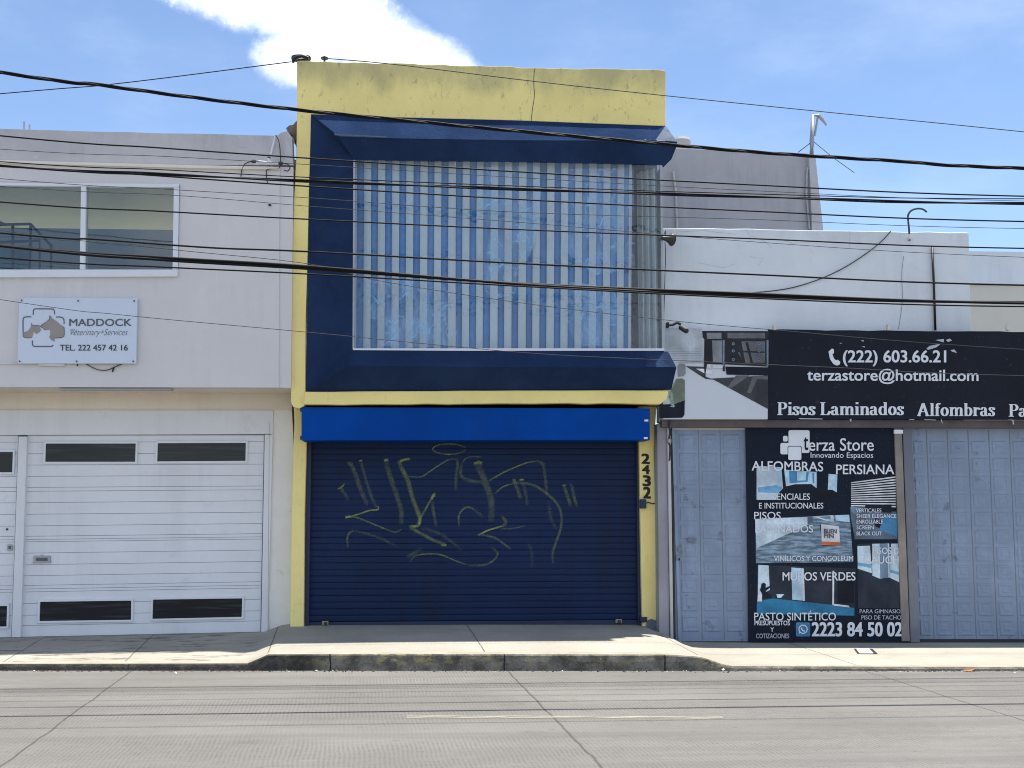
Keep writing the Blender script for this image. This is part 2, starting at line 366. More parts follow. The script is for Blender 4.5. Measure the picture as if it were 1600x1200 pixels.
def write(mb, s, x0, y0, x1, y1, Y, m, bold=0., shear=0., skew=0., clip=None):
    """letters filling the pixel box; skew = extra y at the right end"""
    uv, fs = text2d(s, min(bold, 0.), shear)
    pp = [(x0 + (x1 - x0) * u, y0 + (y1 - y0) * v + skew * u) for u, v in uv]
    if clip:
        fs = [f for f in fs if max(pp[i][0] for i in f) <= clip]
    if bold > 0:      # heavier letters: layered copies a hair apart
        d = bold * (y1 - y0) * .75
        for k, (ax, ay) in enumerate(((-d, -d * .6), (d, -d * .6), (-d, d * .6), (d, d * .6))): mb.raw([at(x + ax, y + ay, Y - .0005 * k) for x, y in pp], fs, m)
        return mb
    return mb.raw([at(x, y, Y) for x, y in pp], fs, m)
# bold serif letters drawn with an elliptical nib
def arc(cx, cy, rx, ry, a0, a1, n=12): return [(cx + rx * math.cos(math.radians(a0 + (a1 - a0) * k / n)), cy + ry * math.sin(math.radians(a0 + (a1 - a0) * k / n))) for k in range(n + 1)]
def srf(x, y, w=.17): return [(x - w, y), (x + w, y)]
XH = .68
GL = {
 'P': (.66, [[(.17, 0), (.17, 1)], srf(.17, .03), [(.02, .97), (.3, .97)], [(.2, .97)] + arc(.34, .73, .22, .24, 90, -90) + [(.2, .49)]]),
 'L': (.70, [[(.17, 0), (.17, 1)], srf(.17, .97), [(.02, .03), (.6, .03)], [(.52, .03), (.64, .3)]]),
 'A': (.80, [[(.06, 0), (.36, .98)], [(.36, 1), (.66, 0)], srf(.08, .03, .12), srf(.66, .03, .15), [(.18, .34), (.5, .34)]]),
 'i': (.34, [[(.17, 0), (.17, XH)], srf(.17, .03, .15), [(.03, XH - .03), (.17, XH - .03)], [(.17, .85), (.17, 1.0)]]),
 'l': (.34, [[(.17, 0), (.17, 1)], srf(.17, .03, .15), [(.03, .97), (.17, .97)]]),
 's': (.46, [arc(.22, .51, .13, .15, 50, 180, 8) + [(.22, .37), (.33, .27)] + arc(.22, .17, .14, .15, 30, -130, 8), [(.36, .66), (.36, .48)], [(.07, .02), (.07, .22)]]),
 'o': (.58, [arc(.28, XH / 2, .19, XH / 2 - .03, 90, 450, 20)]),
 'a': (.56, [[(.1, .5)] + arc(.23, .5, .13, .155, 170, 0, 8) + [(.38, .12), (.42, .03), (.52, .04)], [(.36, .4), (.24, .35)] + arc(.2, .19, .12, .17, 110, 290, 8) + [(.36, .1)]]),
 'm': (.98, [[(.16, 0), (.16, XH)], [(.02, XH - .03), (.16, XH - .03)], srf(.16, .03, .14), [(.17, .5)] + arc(.36, .48, .13, .17, 130, 0, 7) + [(.49, 0)], srf(.49, .03, .13), [(.5, .5)] + arc(.69, .48, .13, .17, 130, 0, 7) + [(.82, 0)], srf(.82, .03, .14)]),
 'n': (.66, [[(.16, 0), (.16, XH)], [(.02, XH - .03), (.16, XH - .03)], srf(.16, .03, .14), [(.17, .5)] + arc(.36, .48, .14, .17, 130, 0, 7) + [(.5, 0)], srf(.5, .03, .14)]),
 'd': (.64, [[(.46, 0), (.46, 1)], [(.33, .97), (.46, .97)], [(.46, .03), (.6, .03)], [(.44, .58)] + arc(.27, XH / 2, .17, XH / 2 - .03, 60, 300, 14)]),
 'b': (.62, [[(.16, 0), (.16, 1)], [(.03, .97), (.16, .97)], [(.18, .58)] + arc(.33, XH / 2, .18, XH / 2 - .03, 120, -120, 14)]),
 'f': (.40, [[(.17, 0), (.17, .82)] + arc(.29, .82, .12, .15, 180, 40, 6), srf(.17, .03, .15), [(.03, XH - .03), (.34, XH - .03)]]),
 'r': (.50, [[(.16, 0), (.16, XH)], [(.02, XH - .03), (.16, XH - .03)], srf(.16, .03, .15), [(.17, .45)] + arc(.33, .47, .13, .16, 150, 40, 6), [(.4, .5), (.42, .6)]]),
 ' ': (.30, [])}
def serif(mb, s, x0, ytop, x1, ybase, Y, m):
    W = sum(GL[c][0] for c in s); sx = (x1 - x0) / W; sy = ybase - ytop; cx = 0; th, tn = .185, .062; lay = 0
    for c in s:
        w, st = GL[c]
        for p in st:
            lay += 1; Yk = Y - .0006 * (lay % 4); q = []
            for i in range(len(p)):
                a = p[max(i - 1, 0)]; b = p[min(i + 1, len(p) - 1)]; dx, dy = b[0] - a[0], b[1] - a[1]; l = math.hypot(dx, dy) or 1
                nx, ny = -dy / l, dx / l; h = math.sqrt((nx * th / 2) ** 2 + (ny * tn / 2) ** 2)
                q.append(((p[i][0] + nx * h, p[i][1] + ny * h), (p[i][0] - nx * h, p[i][1] - ny * h)))
            T = lambda z: at(x0 + (cx + z[0]) * sx, ybase - z[1] * sy, Yk)
            for i in range(len(q) - 1): mb.face([T(q[i][0]), T(q[i][1]), T(q[i + 1][1]), T(q[i + 1][0])], m)
        cx += w
# ================================================================== GROUND
def xz(px, py, Y): p = at(px, py, Y); return p.x, p.z
def lerp_table(t):
    def f(x):
        if x <= t[0][0]: return t[0][1]
        for i in range(len(t) - 1):
            if x <= t[i + 1][0]:
                k = (x - t[i][0]) / (t[i + 1][0] - t[i][0]); k = k * k * (3 - 2 * k) if abs(t[i][1] - t[i + 1][1]) > .05 else k
                return t[i][1] + (t[i + 1][1] - t[i][1]) * k
        return t[-1][1]
    return f
kA = gr(200, 1048); kB = gr(1500, 1048.5)
def kerbY(X): return kA.y + (kB.y - kA.y) * (X - kA.x) / (kB.x - kA.x)
def ktop(px, py):
    b = gr(px, 1047.5); p = at(px, py, b.y); return p.x, p.z
ztop = lerp_table([(-60, .06), ktop(0, 1037.5), ktop(388, 1036.5), ktop(418, 1022.5), ktop(600, 1021.5), ktop(1040, 1022.5), ktop(1085, 1025), ktop(1145, 1040.5), ktop(1600, 1042), (60, .04)])
zback = lerp_table([(-60, .16), xz(0, 997, 15.6), xz(405, 988, 15.6), xz(446, 978.5, 15.3), xz(740, 977, 15.3), xz(1000, 977, 15.3), xz(1025, 984, 15.3), xz(1062, 1001, 15.2), xz(1120, 1003.5, 15.1), xz(1600, 1004, 15.1), (60, .03)])
def concrete_walk():
    M = NT('pavement_concrete')
    c = M.mix(M.rng(M.noise(1.1, 6), .3, .7), (.285, .27, .232), (.35, .332, .288))
    c = M.mix(M.rng(M.noise(14, 6, .7), .5, .8, 0, .55), c, (.23, .21, .175))
    # tyre-drip stains in front of the garage
    st = M.math('MULTIPLY', M.rng(M.noise(2.2, 7, .7, (1, 3.2, 1)), .52, .62), M.rng(M.sep.outputs[0], -1.4, -2.6))
    c = M.mix(M.math('MULTIPLY', st, .7), c, (.085, .08, .075))
    c = M.mix(M.rng(M.noise(4, 8, .72, (.5, 1.5, 1), (3, 3, 3)), .60, .70, 0, .45), c, (.20, .185, .16))
    c = M.mix(M.rng(M.noise(70, 3, .7), .58, .75, 0, .5), c, (.17, .16, .14))
    f = None; wobx = M.math('ADD', M.math('ADD', M.sep.outputs[0], M.math('MULTIPLY', M.sep.outputs[1], SKEW)), M.math('MULTIPLY', M.math('SUBTRACT', M.noise(3, 3), .5), .03))
    for xi in JW:
        k = M.math('COMPARE', wobx, xi, .008); f = k if f is None else M.math('MAXIMUM', f, k)
    c = M.mix(M.math('MULTIPLY', f, .75), c, (.07, .065, .06))
    M.col(c); M.b.inputs['Roughness'].default_value = .85; M.b.inputs['Specular IOR Level'].default_value = .2
    M.bump(M.math('ADD', M.noise(60, 5, .6), M.noise(8, 4)), .35, .006); return M.m
SKEW = .066   # slab joints run slightly off square to the kerb
skx = lambda p: p.x + SKEW * p.y
JW = [skx(gr(*q)) for q in ((740, 995, .22), (432, 990, .22), (215, 1015, .12), (1045, 1000, .18), (1290, 1025, .04), (30, 1020, .1))]
MAT['walk'] = concrete_walk()
def kerb_mat():
    M = NT('grimy_kerb')
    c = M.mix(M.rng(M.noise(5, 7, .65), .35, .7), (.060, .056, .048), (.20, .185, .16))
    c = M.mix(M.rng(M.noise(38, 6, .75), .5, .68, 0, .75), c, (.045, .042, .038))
    c = M.mix(M.rng(M.noise(24, 6, .75, off=(2, 2, 2)), .62, .7, 0, .7), c, (.36, .34, .29))
    y = M.math('MULTIPLY', M.rng(M.noise(7, 7, .7, (1, 1, 2), (2, 5, 1)), .50, .57), M.rng(M.sep.outputs[2], .02, .08))
    y = M.math('MULTIPLY', y, M.rng(M.noise(.8, 2), .35, .55))
    c = M.mix(M.math('MULTIPLY', y, .5), c, (.30, .26, .10))
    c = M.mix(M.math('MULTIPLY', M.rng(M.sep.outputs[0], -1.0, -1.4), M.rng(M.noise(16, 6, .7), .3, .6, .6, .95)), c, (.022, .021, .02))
    f = None
    for xi in [gr(513, 1040, .08).x, gr(790, 1040, .08).x, gr(1045, 1040, .08).x, gr(205, 1045, 0).x]:
        k = M.math('COMPARE', M.math('ADD', M.sep.outputs[0], M.math('MULTIPLY', M.noise(9, 3), .05)), xi + .025, .008); f = k if f is None else M.math('MAXIMUM', f, k)
    c = M.mix(f, c, (.01, .01, .01))
    M.col(c); M.b.inputs['Roughness'].default_value = .9; M.bump(M.noise(18, 7, .7), .9, .02); return M.m
MAT['kerb'] = kerb_mat()
MAT['kerbtop'] = paint('worn_kerb_top', (.30, .28, .225), var=.16, vs=3, bump=.4, spots=.4, spcol=(.36, .30, .12), spscale=5)
def road_mat():
    M = NT('road_concrete')
    c = M.mix(M.rng(M.noise(.5, 6), .3, .7), (.138, .135, .128), (.176, .172, .163))
    c = M.mix(M.rng(M.noise(1, 6, .62, (.16, 2.6, 1)), .42, .68, 0, .55), c, (.112, .109, .104))
    c = M.mix(M.rng(M.noise(2.3, 6, .65, (.8, 1.3, 1), (4, 9, 0)), .60, .72, 0, .5), c, (.095, .092, .088))
    c = M.mix(M.rng(M.noise(6, 7, .72, (.6, 1.6, 1)), .56, .72, 0, .42), c, (.108, .104, .10))
    c = M.mix(M.rng(M.noise(11, 8, .75, (.6, 1.5, 1), (5, 2, 0)), .585, .68, 0, .7), c, (.072, .069, .065))
    c = M.mix(M.rng(M.noise(85, 4, .8), .52, .72, 0, .65), c, (.08, .077, .072))
    c = M.mix(M.rng(M.noise(60, 4, .8, off=(8, 8, 0)), .60, .74, 0, .6), c, (.27, .255, .235))
    c = M.mix(M.rng(M.noise(30, 5, .7), .63, .72, 0, .5), c, (.25, .24, .23))
    tx = M.math('ADD', M.math('ADD', M.sep.outputs[0], M.math('MULTIPLY', M.sep.outputs[1], SKEW)), M.math('MULTIPLY', M.noise(2, 3), .06))
    tine = M.math('ADD', M.math('MULTIPLY', M.math('SINE', M.math('MULTIPLY', tx, 2 * math.pi / .034)), .5), .5)
    tine = M.math('MULTIPLY', tine, M.rng(M.noise(9, 5, .7, (1, 2.2, 1), (1, 1, 0)), .3, .65))
    c = M.mix(M.math('MULTIPLY', tine, M.rng(M.noise(.7, 5, .6, (.6, 1.6, 1), off=(6, 1, 0)), .35, .62, .08, .6)), c, (.075, .072, .068))
    f = None; wobx = M.math('ADD', M.math('ADD', M.sep.outputs[0], M.math('MULTIPLY', M.sep.outputs[1], SKEW)), M.math('MULTIPLY', M.math('SUBTRACT', M.noise(2.5, 4), .5), .05))
    for xi in JR:
        k = M.math('COMPARE', wobx, xi, .011); f = k if f is None else M.math('MAXIMUM', f, k)
    c = M.mix(M.math('MULTIPLY', f, .7), c, (.05, .047, .044))
    # faint dark line running along the road
    wy = M.math('ADD', M.sep.outputs[1], M.math('MULTIPLY', M.math('SUBTRACT', M.noise(1.2, 4), .5), .05))
    k = M.math('COMPARE', wy, gr(800, 1119, 0).y, .012); c = M.mix(M.math('MULTIPLY', k, .35), c, (.1, .095, .09))
    M.col(c); M.b.inputs['Roughness'].default_value = .82; M.b.inputs['Specular IOR Level'].default_value = .25
    M.bump(M.math('ADD', M.math('MULTIPLY', tine, .8), M.noise(40, 5, .65)), .45, .006); return M.m
JR = [skx(gr(*q)) for q in ((105, 1122), (867, 1124), (1475, 1087))]
d_ = JR[1] - JR[0]; JR += [JR[0] - d_, JR[2] + d_]
MAT['road'] = road_mat()
def worn_line():
    M = NT('worn_yellow_line')
    d = M.n('ShaderNodeBsdfDiffuse'); d.inputs[0].default_value = (.36, .335, .255, 1); t = M.n('ShaderNodeBsdfTransparent'); ms = M.n('ShaderNodeMixShader')
    M.l(M.rng(M.noise(7, 7, .7, (.35, 2, 1)), .38, .62, .08, .75), ms.inputs[0]); M.l(t.outputs[0], ms.inputs[1]); M.l(d.outputs[0], ms.inputs[2]); M.l(ms.outputs[0], M.out.inputs[0]); return M.m
MAT['line'] = worn_line()
MAT['earth'] = paint('far_ground', (.2, .18, .15), var=.2, vs=.05)
g = MB(); g.face([(-500, -500, -.12), (500, -500, -.12), (500, 500, -.12), (-500, 500, -.12)], 'earth'); struct(g.build('terrain', fix=False))
g = MB(); g.face([(-90, -14, 0), (90, -14, 0), (90, kerbY(90), 0), (-90, kerbY(-90), 0)], 'road'); struct(g.build('road', fix=False))
g = MB(); a, b, c_, e = gr(636, 1117.5, .004), gr(1128, 1119, .004), gr(1130, 1123, .004), gr(634, 1121.5, .004); g.face([a, b, c_, e], 'line'); struct(g.build('road_marking', fix=False))
# pavement, kerb
xs = [-60, -30, -15] + [x * .11 - 9 for x in range(0, 200)] + [15, 30, 60]
xs = sorted(set(xs)); KB = .16
walk = MB(); kerb = MB(); rows = 10
def wz(X, t): return ztop(X) + (zback(X) - ztop(X)) * t
vs = []
for X in xs:
    y0 = kerbY(X) + KB
    for k in range(rows + 1):
        t = k / rows; Y = y0 + (15.75 - y0) * t
        vs.append((X, Y, wz(X, min(1, (KB + (15.75 - y0) * t) / (15.3 - kerbY(X))))))
walk.raw(vs, [[i * (rows + 1) + k, (i + 1) * (rows + 1) + k, (i + 1) * (rows + 1) + k + 1, i * (rows + 1) + k + 1] for i in range(len(xs) - 1) for k in range(rows)], 'walk')
struct(walk.build('pavement', smooth=True))
prof = []
for X in xs:
    yk = kerbY(X); zt = wz(X, 0); zb = wz(X, KB / (15.3 - yk)); j = random.uniform(-.008, .008)
    prof.append([(X, yk + j, -.02), (X, yk + .012 + j, zt * .55), (X, yk + .02 + j * .5, zt - .014), (X, yk + .035, zt), (X, yk + KB, zb)])
for i in range(len(xs) - 1):
    for k in range(4):
        kerb.face([prof[i][k], prof[i + 1][k], prof[i + 1][k + 1], prof[i][k + 1]], 'kerbtop' if k == 3 else 'kerb')
struct(kerb.build('kerb'))
def ground_z(X, Y):
    return wz(X, min(1, max(0, (Y - kerbY(X)) / (15.3 - kerbY(X)))))
# ================================================================== YELLOW SHOP BUILDING
YU, YP, YS, YG, YR = 14.90, 15.28, 15.42, 14.76, 14.64
shop = thing('shop_building', (at(740, 977, 15.3).x, 15.3, .2), "two-storey yellow and navy building with a glazed bay above its blue roller shutter", 'building')
w = MB()
top = wob([(464, 95), (600, 98.5), (720, 102), (830, 105.5), (940, 107.5), (1038, 109.5)], 14, 1.0)
PB = [(1040, 197), (930, 193), (800, 188), (620, 183.5), (486, 178.5)]
w.prism(top + [(1040, 112)] + PB + [(464, 178.5)], YU, YU + .4, 'yellow')
w.prism([(464, 178.5), (486, 178.5), (484.5, 240), (482.5, 300), (480.5, 400), (477.5, 500), (477, 612), (475.5, 634), (468, 638), (458, 636), (454.5, 628), (455.5, 540), (457, 400), (459, 320), (463, 240)], YU, YU + .4, 'yellow')
w.build('wall', shop, bevel=.012)
w = MB()
w.prism([(459, 636), (478, 636), (479, 690), (476, 800), (474.5, 981), (453, 981), (455.5, 800), (458.5, 700), (460, 660)], YP, 15.62, 'yellow')
w.build('pillar', shop, bevel=.012, label='weathered yellow pillar between the garage and the shutter')
w = MB()
w.prism([(998, 634), (1026, 634), (1024.5, 660), (1022, 700), (1024, 780), (1027.5, 870), (1029.5, 975), (1029, 984), (1004, 984), (1002, 900), (1000, 780)], YP, 15.62, 'yellow')
rp = w.build('pillar', shop, bevel=.012, label='yellow pillar with the black number 2432')
w = MB(); 
w.prism([(1012, 970), (1018, 967), (1029.8, 972), (1031, 996), (1014, 990), (1008, 982)], YP - .02, YP + .1, 'cement'); w.build('broken_plaster', rp)
w = MB()
for ch, (x0, y0, x1, y1) in zip('2432', [(1003, 709, 1014.5, 724), (1004, 726.5, 1014.5, 740), (1005, 743, 1016, 759), (1006, 761, 1016, 778)]):
    w = MB(); write(w, ch, x0, y0, x1, y1, YP - .004, 'number', bold=.085, skew=.6); w.build('house_number', rp, fix=False)
w = MB(); w.pbox(1000.5, 780, 1010, 794.5, YP - .06, YP + .02, 'guide'); kb = w.build('key_box', rp, bevel=.006)
w = MB(); w.ptube(smooth_path([(1010, 786), (1014, 785), (1018, 787), (1023, 786.5)]), YP - .008, .006, 'dark', 5); w.build('lead', kb)
# body behind: slabs and side walls
xl, xr = at(460, 400, YU).x, at(1038, 400, YU).x
zled0, zled1 = at(740, 631, YU).z, at(740, 612, YU).z; zroof = at(740, 185, YU).z
w = MB()
w.box(xl, xr, YU + .12, 20, zled0 + .01, zled1, 'cement')
w.box(xl, xr, YU + .45, 20, zroof - .05, zroof + .12, 'cement')
w.box(xl, xl + .16, YU + .4, 20, zled1, zroof - .05, 'cement'); w.box(xr - .16, xr, 15.3, 20, zled1, zroof - .05, 'cement')
w.box(xl, xr, 19.8, 20, zled1, zroof - .05, 'room')
w.box(xl + .02, xr - .02, 15.66, 20, -.1, zled0, 'cement')
w.build('structure_shell', shop)
w = MB(); w.prism(wob([(476, 612), (560, 611.5), (640, 611), (760, 610), (900, 610), (1044, 610)], 40, .4) + [(1044, 616), (1041, 624), (1032, 631.5), (1012, 631)] + wob([(1000, 631), (860, 630), (700, 631), (600, 632), (474.5, 632)], 26, .9), YU - .045, YU + .16, 'yellow')
w.build('ledge', shop, bevel=.012)
# navy bay surround: hood, left cheek, sill
h = MB()
p0 = [at(x, y, YU - .012) for x, y in [(486, 178.5), (620, 183.5), (800, 188), (930, 193), (1040, 197)]]
rg = [at(x, y, YR) for x, y in [(530, 213), (620, 216), (800, 219), (930, 219.5), (1024, 219.5)]]
tip = at(1058, 222, YR); lip = [at(x, y, YR + .02) for x, y in [(531, 217), (620, 220), (800, 223), (930, 224), (1056, 232)]]
gt = [at(x, y, YG - .012) for x, y in [(553, 249.5), (620, 251), (800, 253), (930, 255.5), (1034, 258)]]
for i in range(4):
    h.face([p0[i], p0[i + 1], rg[i + 1], rg[i]], 'navy'); h.face([rg[i], rg[i + 1], lip[i + 1], lip[i]], 'navy'); h.face([lip[i], lip[i + 1], gt[i + 1], gt[i]], 'navy')
h.face([p0[0], rg[0], lip[0], gt[0]], 'navy'); h.face([rg[4], tip, lip[4]], 'navy')
e1 = at(1049, 249, YR + .18); e2 = at(1036, 262, YU)
h.face([p0[4], tip, lip[4], e1, e2], 'navy'); h.face([lip[4], e1, gt[4]], 'navy'); h.face([e1, e2, gt[4]], 'navy')
h.build('bay_hood', shop)
w = MB(); w.face([p0[4] + Vector((0, -.003, .004)), tip + Vector((0, -.006, .003)), rg[4] + Vector((0, -.006, .003))], 'cement'); w.build('cement_patch', shop)
# long flake of bare plaster along the ridge of the hood
w = MB(); w.flat([(521, 207.5), (526, 209.5), (560, 210.8), (605, 213.5), (604, 214.6), (558, 212.6), (524, 211.5)], YR - .02, 'cement'); w.build('flaking_edge', shop)
ck = MB(); ck.face([at(486, 178.5, YU + .012), gt[0], at(551.5, 546, YG - .012), at(477.5, 612, YU + .012)], 'navy'); ck.build('bay_cheek', shop)
s_ = MB()
gb = [at(x, y, YG - .012) for x, y in [(551.5, 545.5), (711, 546.5), (900, 547.5), (1037, 548.5)]]
sr = [at(x, y, YR) for x, y in [(545, 571), (711, 573), (900, 574), (1057, 574.5)]]
sb = [at(x, y, YU - .005) for x, y in [(477.5, 612), (711, 611), (900, 611), (1049, 609)]]
for i in range(3):
    s_.face([gb[i], gb[i + 1], sr[i + 1], sr[i]], 'navy'); s_.face([sr[i], sr[i + 1], sb[i + 1], sb[i]], 'navy')
s_.face([gb[0], sr[0], sb[0]], 'navy'); e3 = at(1039, 549, YU)
s_.face([gb[3], sr[3], sb[3], e3], 'palecem'); s_.build('bay_sill', shop)
w = MB(); q = [(1010, 549.5), (1047, 549.2), (1057, 574), (1008, 573.3)]
w.face([gb[3] + (gb[2] - gb[3]) * .2 + Vector((0, -.004, .004)), at(1044, 549.4, YG - .02), sr[3] + Vector((-.002, -.004, .006)), sr[3] + (sr[2] - sr[3]) * .31 + Vector((0, -.004, .006))], 'bluecement'); w.build('cement_patch', shop)
# bay window
win = MB()
win.pbox(551.5, 544.3, 1038, 548, YG - .018, YG + .03, 'alu')
win.prism([(1031.5, 258), (1034.5, 258), (1038.5, 546), (1034.5, 546)], YG - .016, YG + .03, 'steel')
win.prism([(552, 250), (555, 250), (553.5, 545), (550.8, 545)], YG - .014, YG + .03, 'steel')
wf = win.build('window', shop)
rx = at(1036, 400, YG).x
w = MB()
pz = [(553, 250), (593, 250.6), (711, 252), (985, 256), (1034, 258)]; pzb = [(551.5, 546), (592.5, 546), (711.5, 546), (986, 547), (1038, 547)]
for i in range(4):
    k = (.0, .003, -.002, .002)[i]
    w.face([at(*pz[i], YG + k), at(*pz[i + 1], YG + k), at(*pzb[i + 1], YG + k), at(*pzb[i], YG + k)], 'glass_bay')
zt_, zb_ = at(1034, 258, YG).z, at(1036, 547, YG).z
w.face([(rx, YG, zb_), (rx, 15.3, zb_), (rx, 15.3, zt_), (rx, YG, zt_)], 'glass_bay')
w.build('pane', wf, fix=False)
for x0, x1 in ((592.6, 711.4), (711.5, 985.5)):
    w = MB(); w.prism([(x1 - .5, 253), (x1 + .5, 253), (x1 + .8, 546), (x1 - .6, 546)], YG - .006, YG + .006, 'steel'); w.build('pane_joint', wf)
w = MB(); w.prism([(592.3, 251), (593.1, 251), (592.9, 546), (592, 546)], YG - .006, YG + .006, 'steel')
w.build('pane_joint', wf)
# wrinkled clear film inside the glass, its highlights and blue haze painted in
def film_mat():
    M = NT('wrinkled_clear_film')
    bp = M.n('ShaderNodeBump'); bp.inputs['Strength'].default_value = 1.0; bp.inputs['Distance'].default_value = .05
    M.l(M.noise(7, 6, .6, (1, 1, .8)), bp.inputs['Height'])
    tr = M.n('ShaderNodeBsdfTransparent'); gl = M.n('ShaderNodeBsdfGlossy'); gl.inputs['Roughness'].default_value = .12; M.l(bp.outputs[0], gl.inputs['Normal'])
    df = M.n('ShaderNodeBsdfDiffuse'); df.inputs[0].default_value = (.34, .56, .80, 1)
    ms = M.n('ShaderNodeMixShader'); ms.inputs[0].default_value = .05; M.l(tr.outputs[0], ms.inputs[1]); M.l(gl.outputs[0], ms.inputs[2])
    m2 = M.n('ShaderNodeMixShader'); rid = M.rng(M.math('ABSOLUTE', M.math('SUBTRACT', M.noise(3.4, 2, .5, (1, 1, .7), (1, 4, 2)), .5)), .0, .022, .5, 0.); M.l(M.math('ADD', M.rng(M.noise(3, 4, .55, (1.2, 1, .5), (5, 0, 2)), .45, .66, 0.02, .42), M.math('MULTIPLY', rid, M.rng(M.noise(9, 4), .4, .6, .15, 1.))), m2.inputs[0]); M.l(ms.outputs[0], m2.inputs[1]); M.l(df.outputs[0], m2.inputs[2])
    M.l(m2.outputs[0], M.out.inputs[0]); return M.m
MAT['film'] = film_mat()
def sheet(pp, Y):
    w = MB(); w.flat(pp, Y, 'film'); return w
sheet([(573, 432), (690, 440), (712, 470), (716, 540), (596, 541), (592, 500), (574, 496)], YG + .05).build('film_sheet', wf, fix=False)
sheet([(612, 500), (664, 497), (670, 505), (671, 543), (610, 543)], YG + .045).build('film_sheet', wf, fix=False)
sheet([(748, 262), (838, 258), (846, 300), (835, 380), (800, 470), (760, 462), (742, 380)], YG + .05).build('film_sheet', wf, fix=False)
sheet([(890, 440), (960, 450), (972, 505), (966, 541), (900, 541), (884, 500)], YG + .05).build('film_sheet', wf, fix=False)
sheet([(880, 265), (990, 262), (992, 420), (930, 430), (880, 390)], YG + .055).build('film_sheet', wf, fix=False)
# striped vertical blind
bl = thing('striped_blind', at(770, 545, YG + .17), "blue and cream striped vertical blind hanging behind the bay glass", 'blind')
st = MB(); cr_ = MB()
def strip(mb, xa, xb, Y, m, bow):
    n = 5; a = []
    for k in range(n + 1):
        t = k / n; Yk = Y - bow * (1 - (2 * t - 1) ** 2)
        a.append((at(xa + (xb - xa) * t, 248, Yk), at(xa - 1.5 + (xb - xa) * t, 545, Yk)))
    for k in range(n): mb.face([a[k][0], a[k + 1][0], a[k + 1][1], a[k][1]], m)
x = 569.0; strip(cr_, 551.5, 558, YG + .17, 'cream_strip', .004); strip(st, 557.5, 569.5, YG + .19, 'blue_strip', .01)
for k in range(19):
    xx = 569 + 22.0 * k; ww = 11.2 + random.uniform(-.7, .7)
    strip(cr_, xx, xx + ww, YG + .15 + random.uniform(-.01, .01), 'cream_strip', .012); strip(st, xx + ww - .6, xx + 21.7, YG + .19 + random.uniform(-.008, .008), 'blue_strip', .012)
strip(cr_, 983, 987.5, YG + .15, 'cream_strip', .006)
st.build('blue_strips', bl, smooth=True, fix=False); cr_.build('cream_strips', bl, smooth=True, fix=False)
w = MB(); w.pbox(552, 246, 990, 250, YG + .13, YG + .22, 'steel'); w.build('head_rail', bl)
# grey curtain gathered at the glazed return
cu = MB(); pts = []
for k in range(60):
    t = k / 59; X = at(997, 400, YG + .3).x + (rx - .04 - at(997, 400, YG + .3).x) * t
    pts.append((X, YG + .34 - .22 * t + .06 * math.sin(k * .36)))
zc0, zc1 = zb_ + .01, zt_ - .01
for k in range(59):
    a, b = pts[k], pts[k + 1]; cu.face([(a[0], a[1], zc1), (b[0], b[1], zc1), (b[0], b[1], zc0), (a[0], a[1], zc0)], 'sheer')
tag(cu.build('grey_curtain', smooth=True), "grey pleated curtain gathered at the right corner of the bay window", 'curtain')
# shutter housing, shutter, guides
w = MB(); w.prism([(471, 636), (1015.5, 638), (1015.5, 687.5), (471, 688.3)], YU + .02, YS - .02, 'hood'); hs = w.build('shutter_housing', shop, bevel=.006)
for x, y in ((1010, 657), (1009, 684.5)): w = MB(); w.pbox(x - 3, y - 1.5, x + 3, y + 1.5, YU + .012, YU + .03, 'alu'); w.build('clip', hs)
for y in (640, 684): w = MB(); w.pbox(469, y - 3, 472, y + 3, YU + .03, YU + .1, 'dark'); w.build('clip', hs)
sh = MB(); xa, xb = at(484, 830, YS).x, at(997.5, 830, YS).x; za, zb2 = at(740, 976.5, YS).z, at(740, 680, YS).z
ns = 29; pr = []
for k in range(ns):
    z0 = za + .05 + (zb2 - za - .05) * k / ns; p = (zb2 - za - .05) / ns
    z0 += random.uniform(-.004, .004) if k else 0; dk = random.uniform(.55, 1.25)
    for t, d in ((0, 0), (.05, -.004), (.12, -.009), (.35, -.0105), (.65, -.0105), (.9, -.008), (.97, -.001)): pr.append((z0 + t * p, YS + d * dk))
pr.append((zb2, YS)); nx = 1
vs = [(X, y, z) for X in (xa, xb) for z, y in pr]; n = len(pr)
sh.raw(vs, [[i, i + 1, n + i + 1, n + i] for i in range(n - 1)], 'shutter')
sho = sh.build('roller_shutter', shop, fix=False)
w = MB(); w.box(xa, xb, YS - .03, YS + .02, za - .01, za + .05, 'guide'); w.build('bottom_bar', sho, bevel=.006)
w = MB(); w.prism([(478, 689), (486.5, 689), (482.5, 978), (474.5, 978)], YS - .07, YS + .1, 'guide'); w.build('guide_rail', sho, bevel=.005)
w = MB(); w.prism([(994.5, 689), (998.5, 689), (1003, 978), (997, 978)], YS - .07, YS + .1, 'guide'); w.prism([(1000, 965), (1011, 964), (1011, 972), (1001, 973)], YS - .17, YS - .08, 'guide'); w.build('guide_rail', sho, bevel=.005)
for x, y in ((508, 973), (967, 970)):
    w = MB(); w.pbox(x - 5, y - 2.5, x + 5, y + 3.5, YS - .06, YS - .03, 'brass'); w.pbox(x - 1.5, y - .8, x + 3, y + 3.6, YS - .075, YS - .062, 'dark'); w.build('lock', sho, bevel=.003)
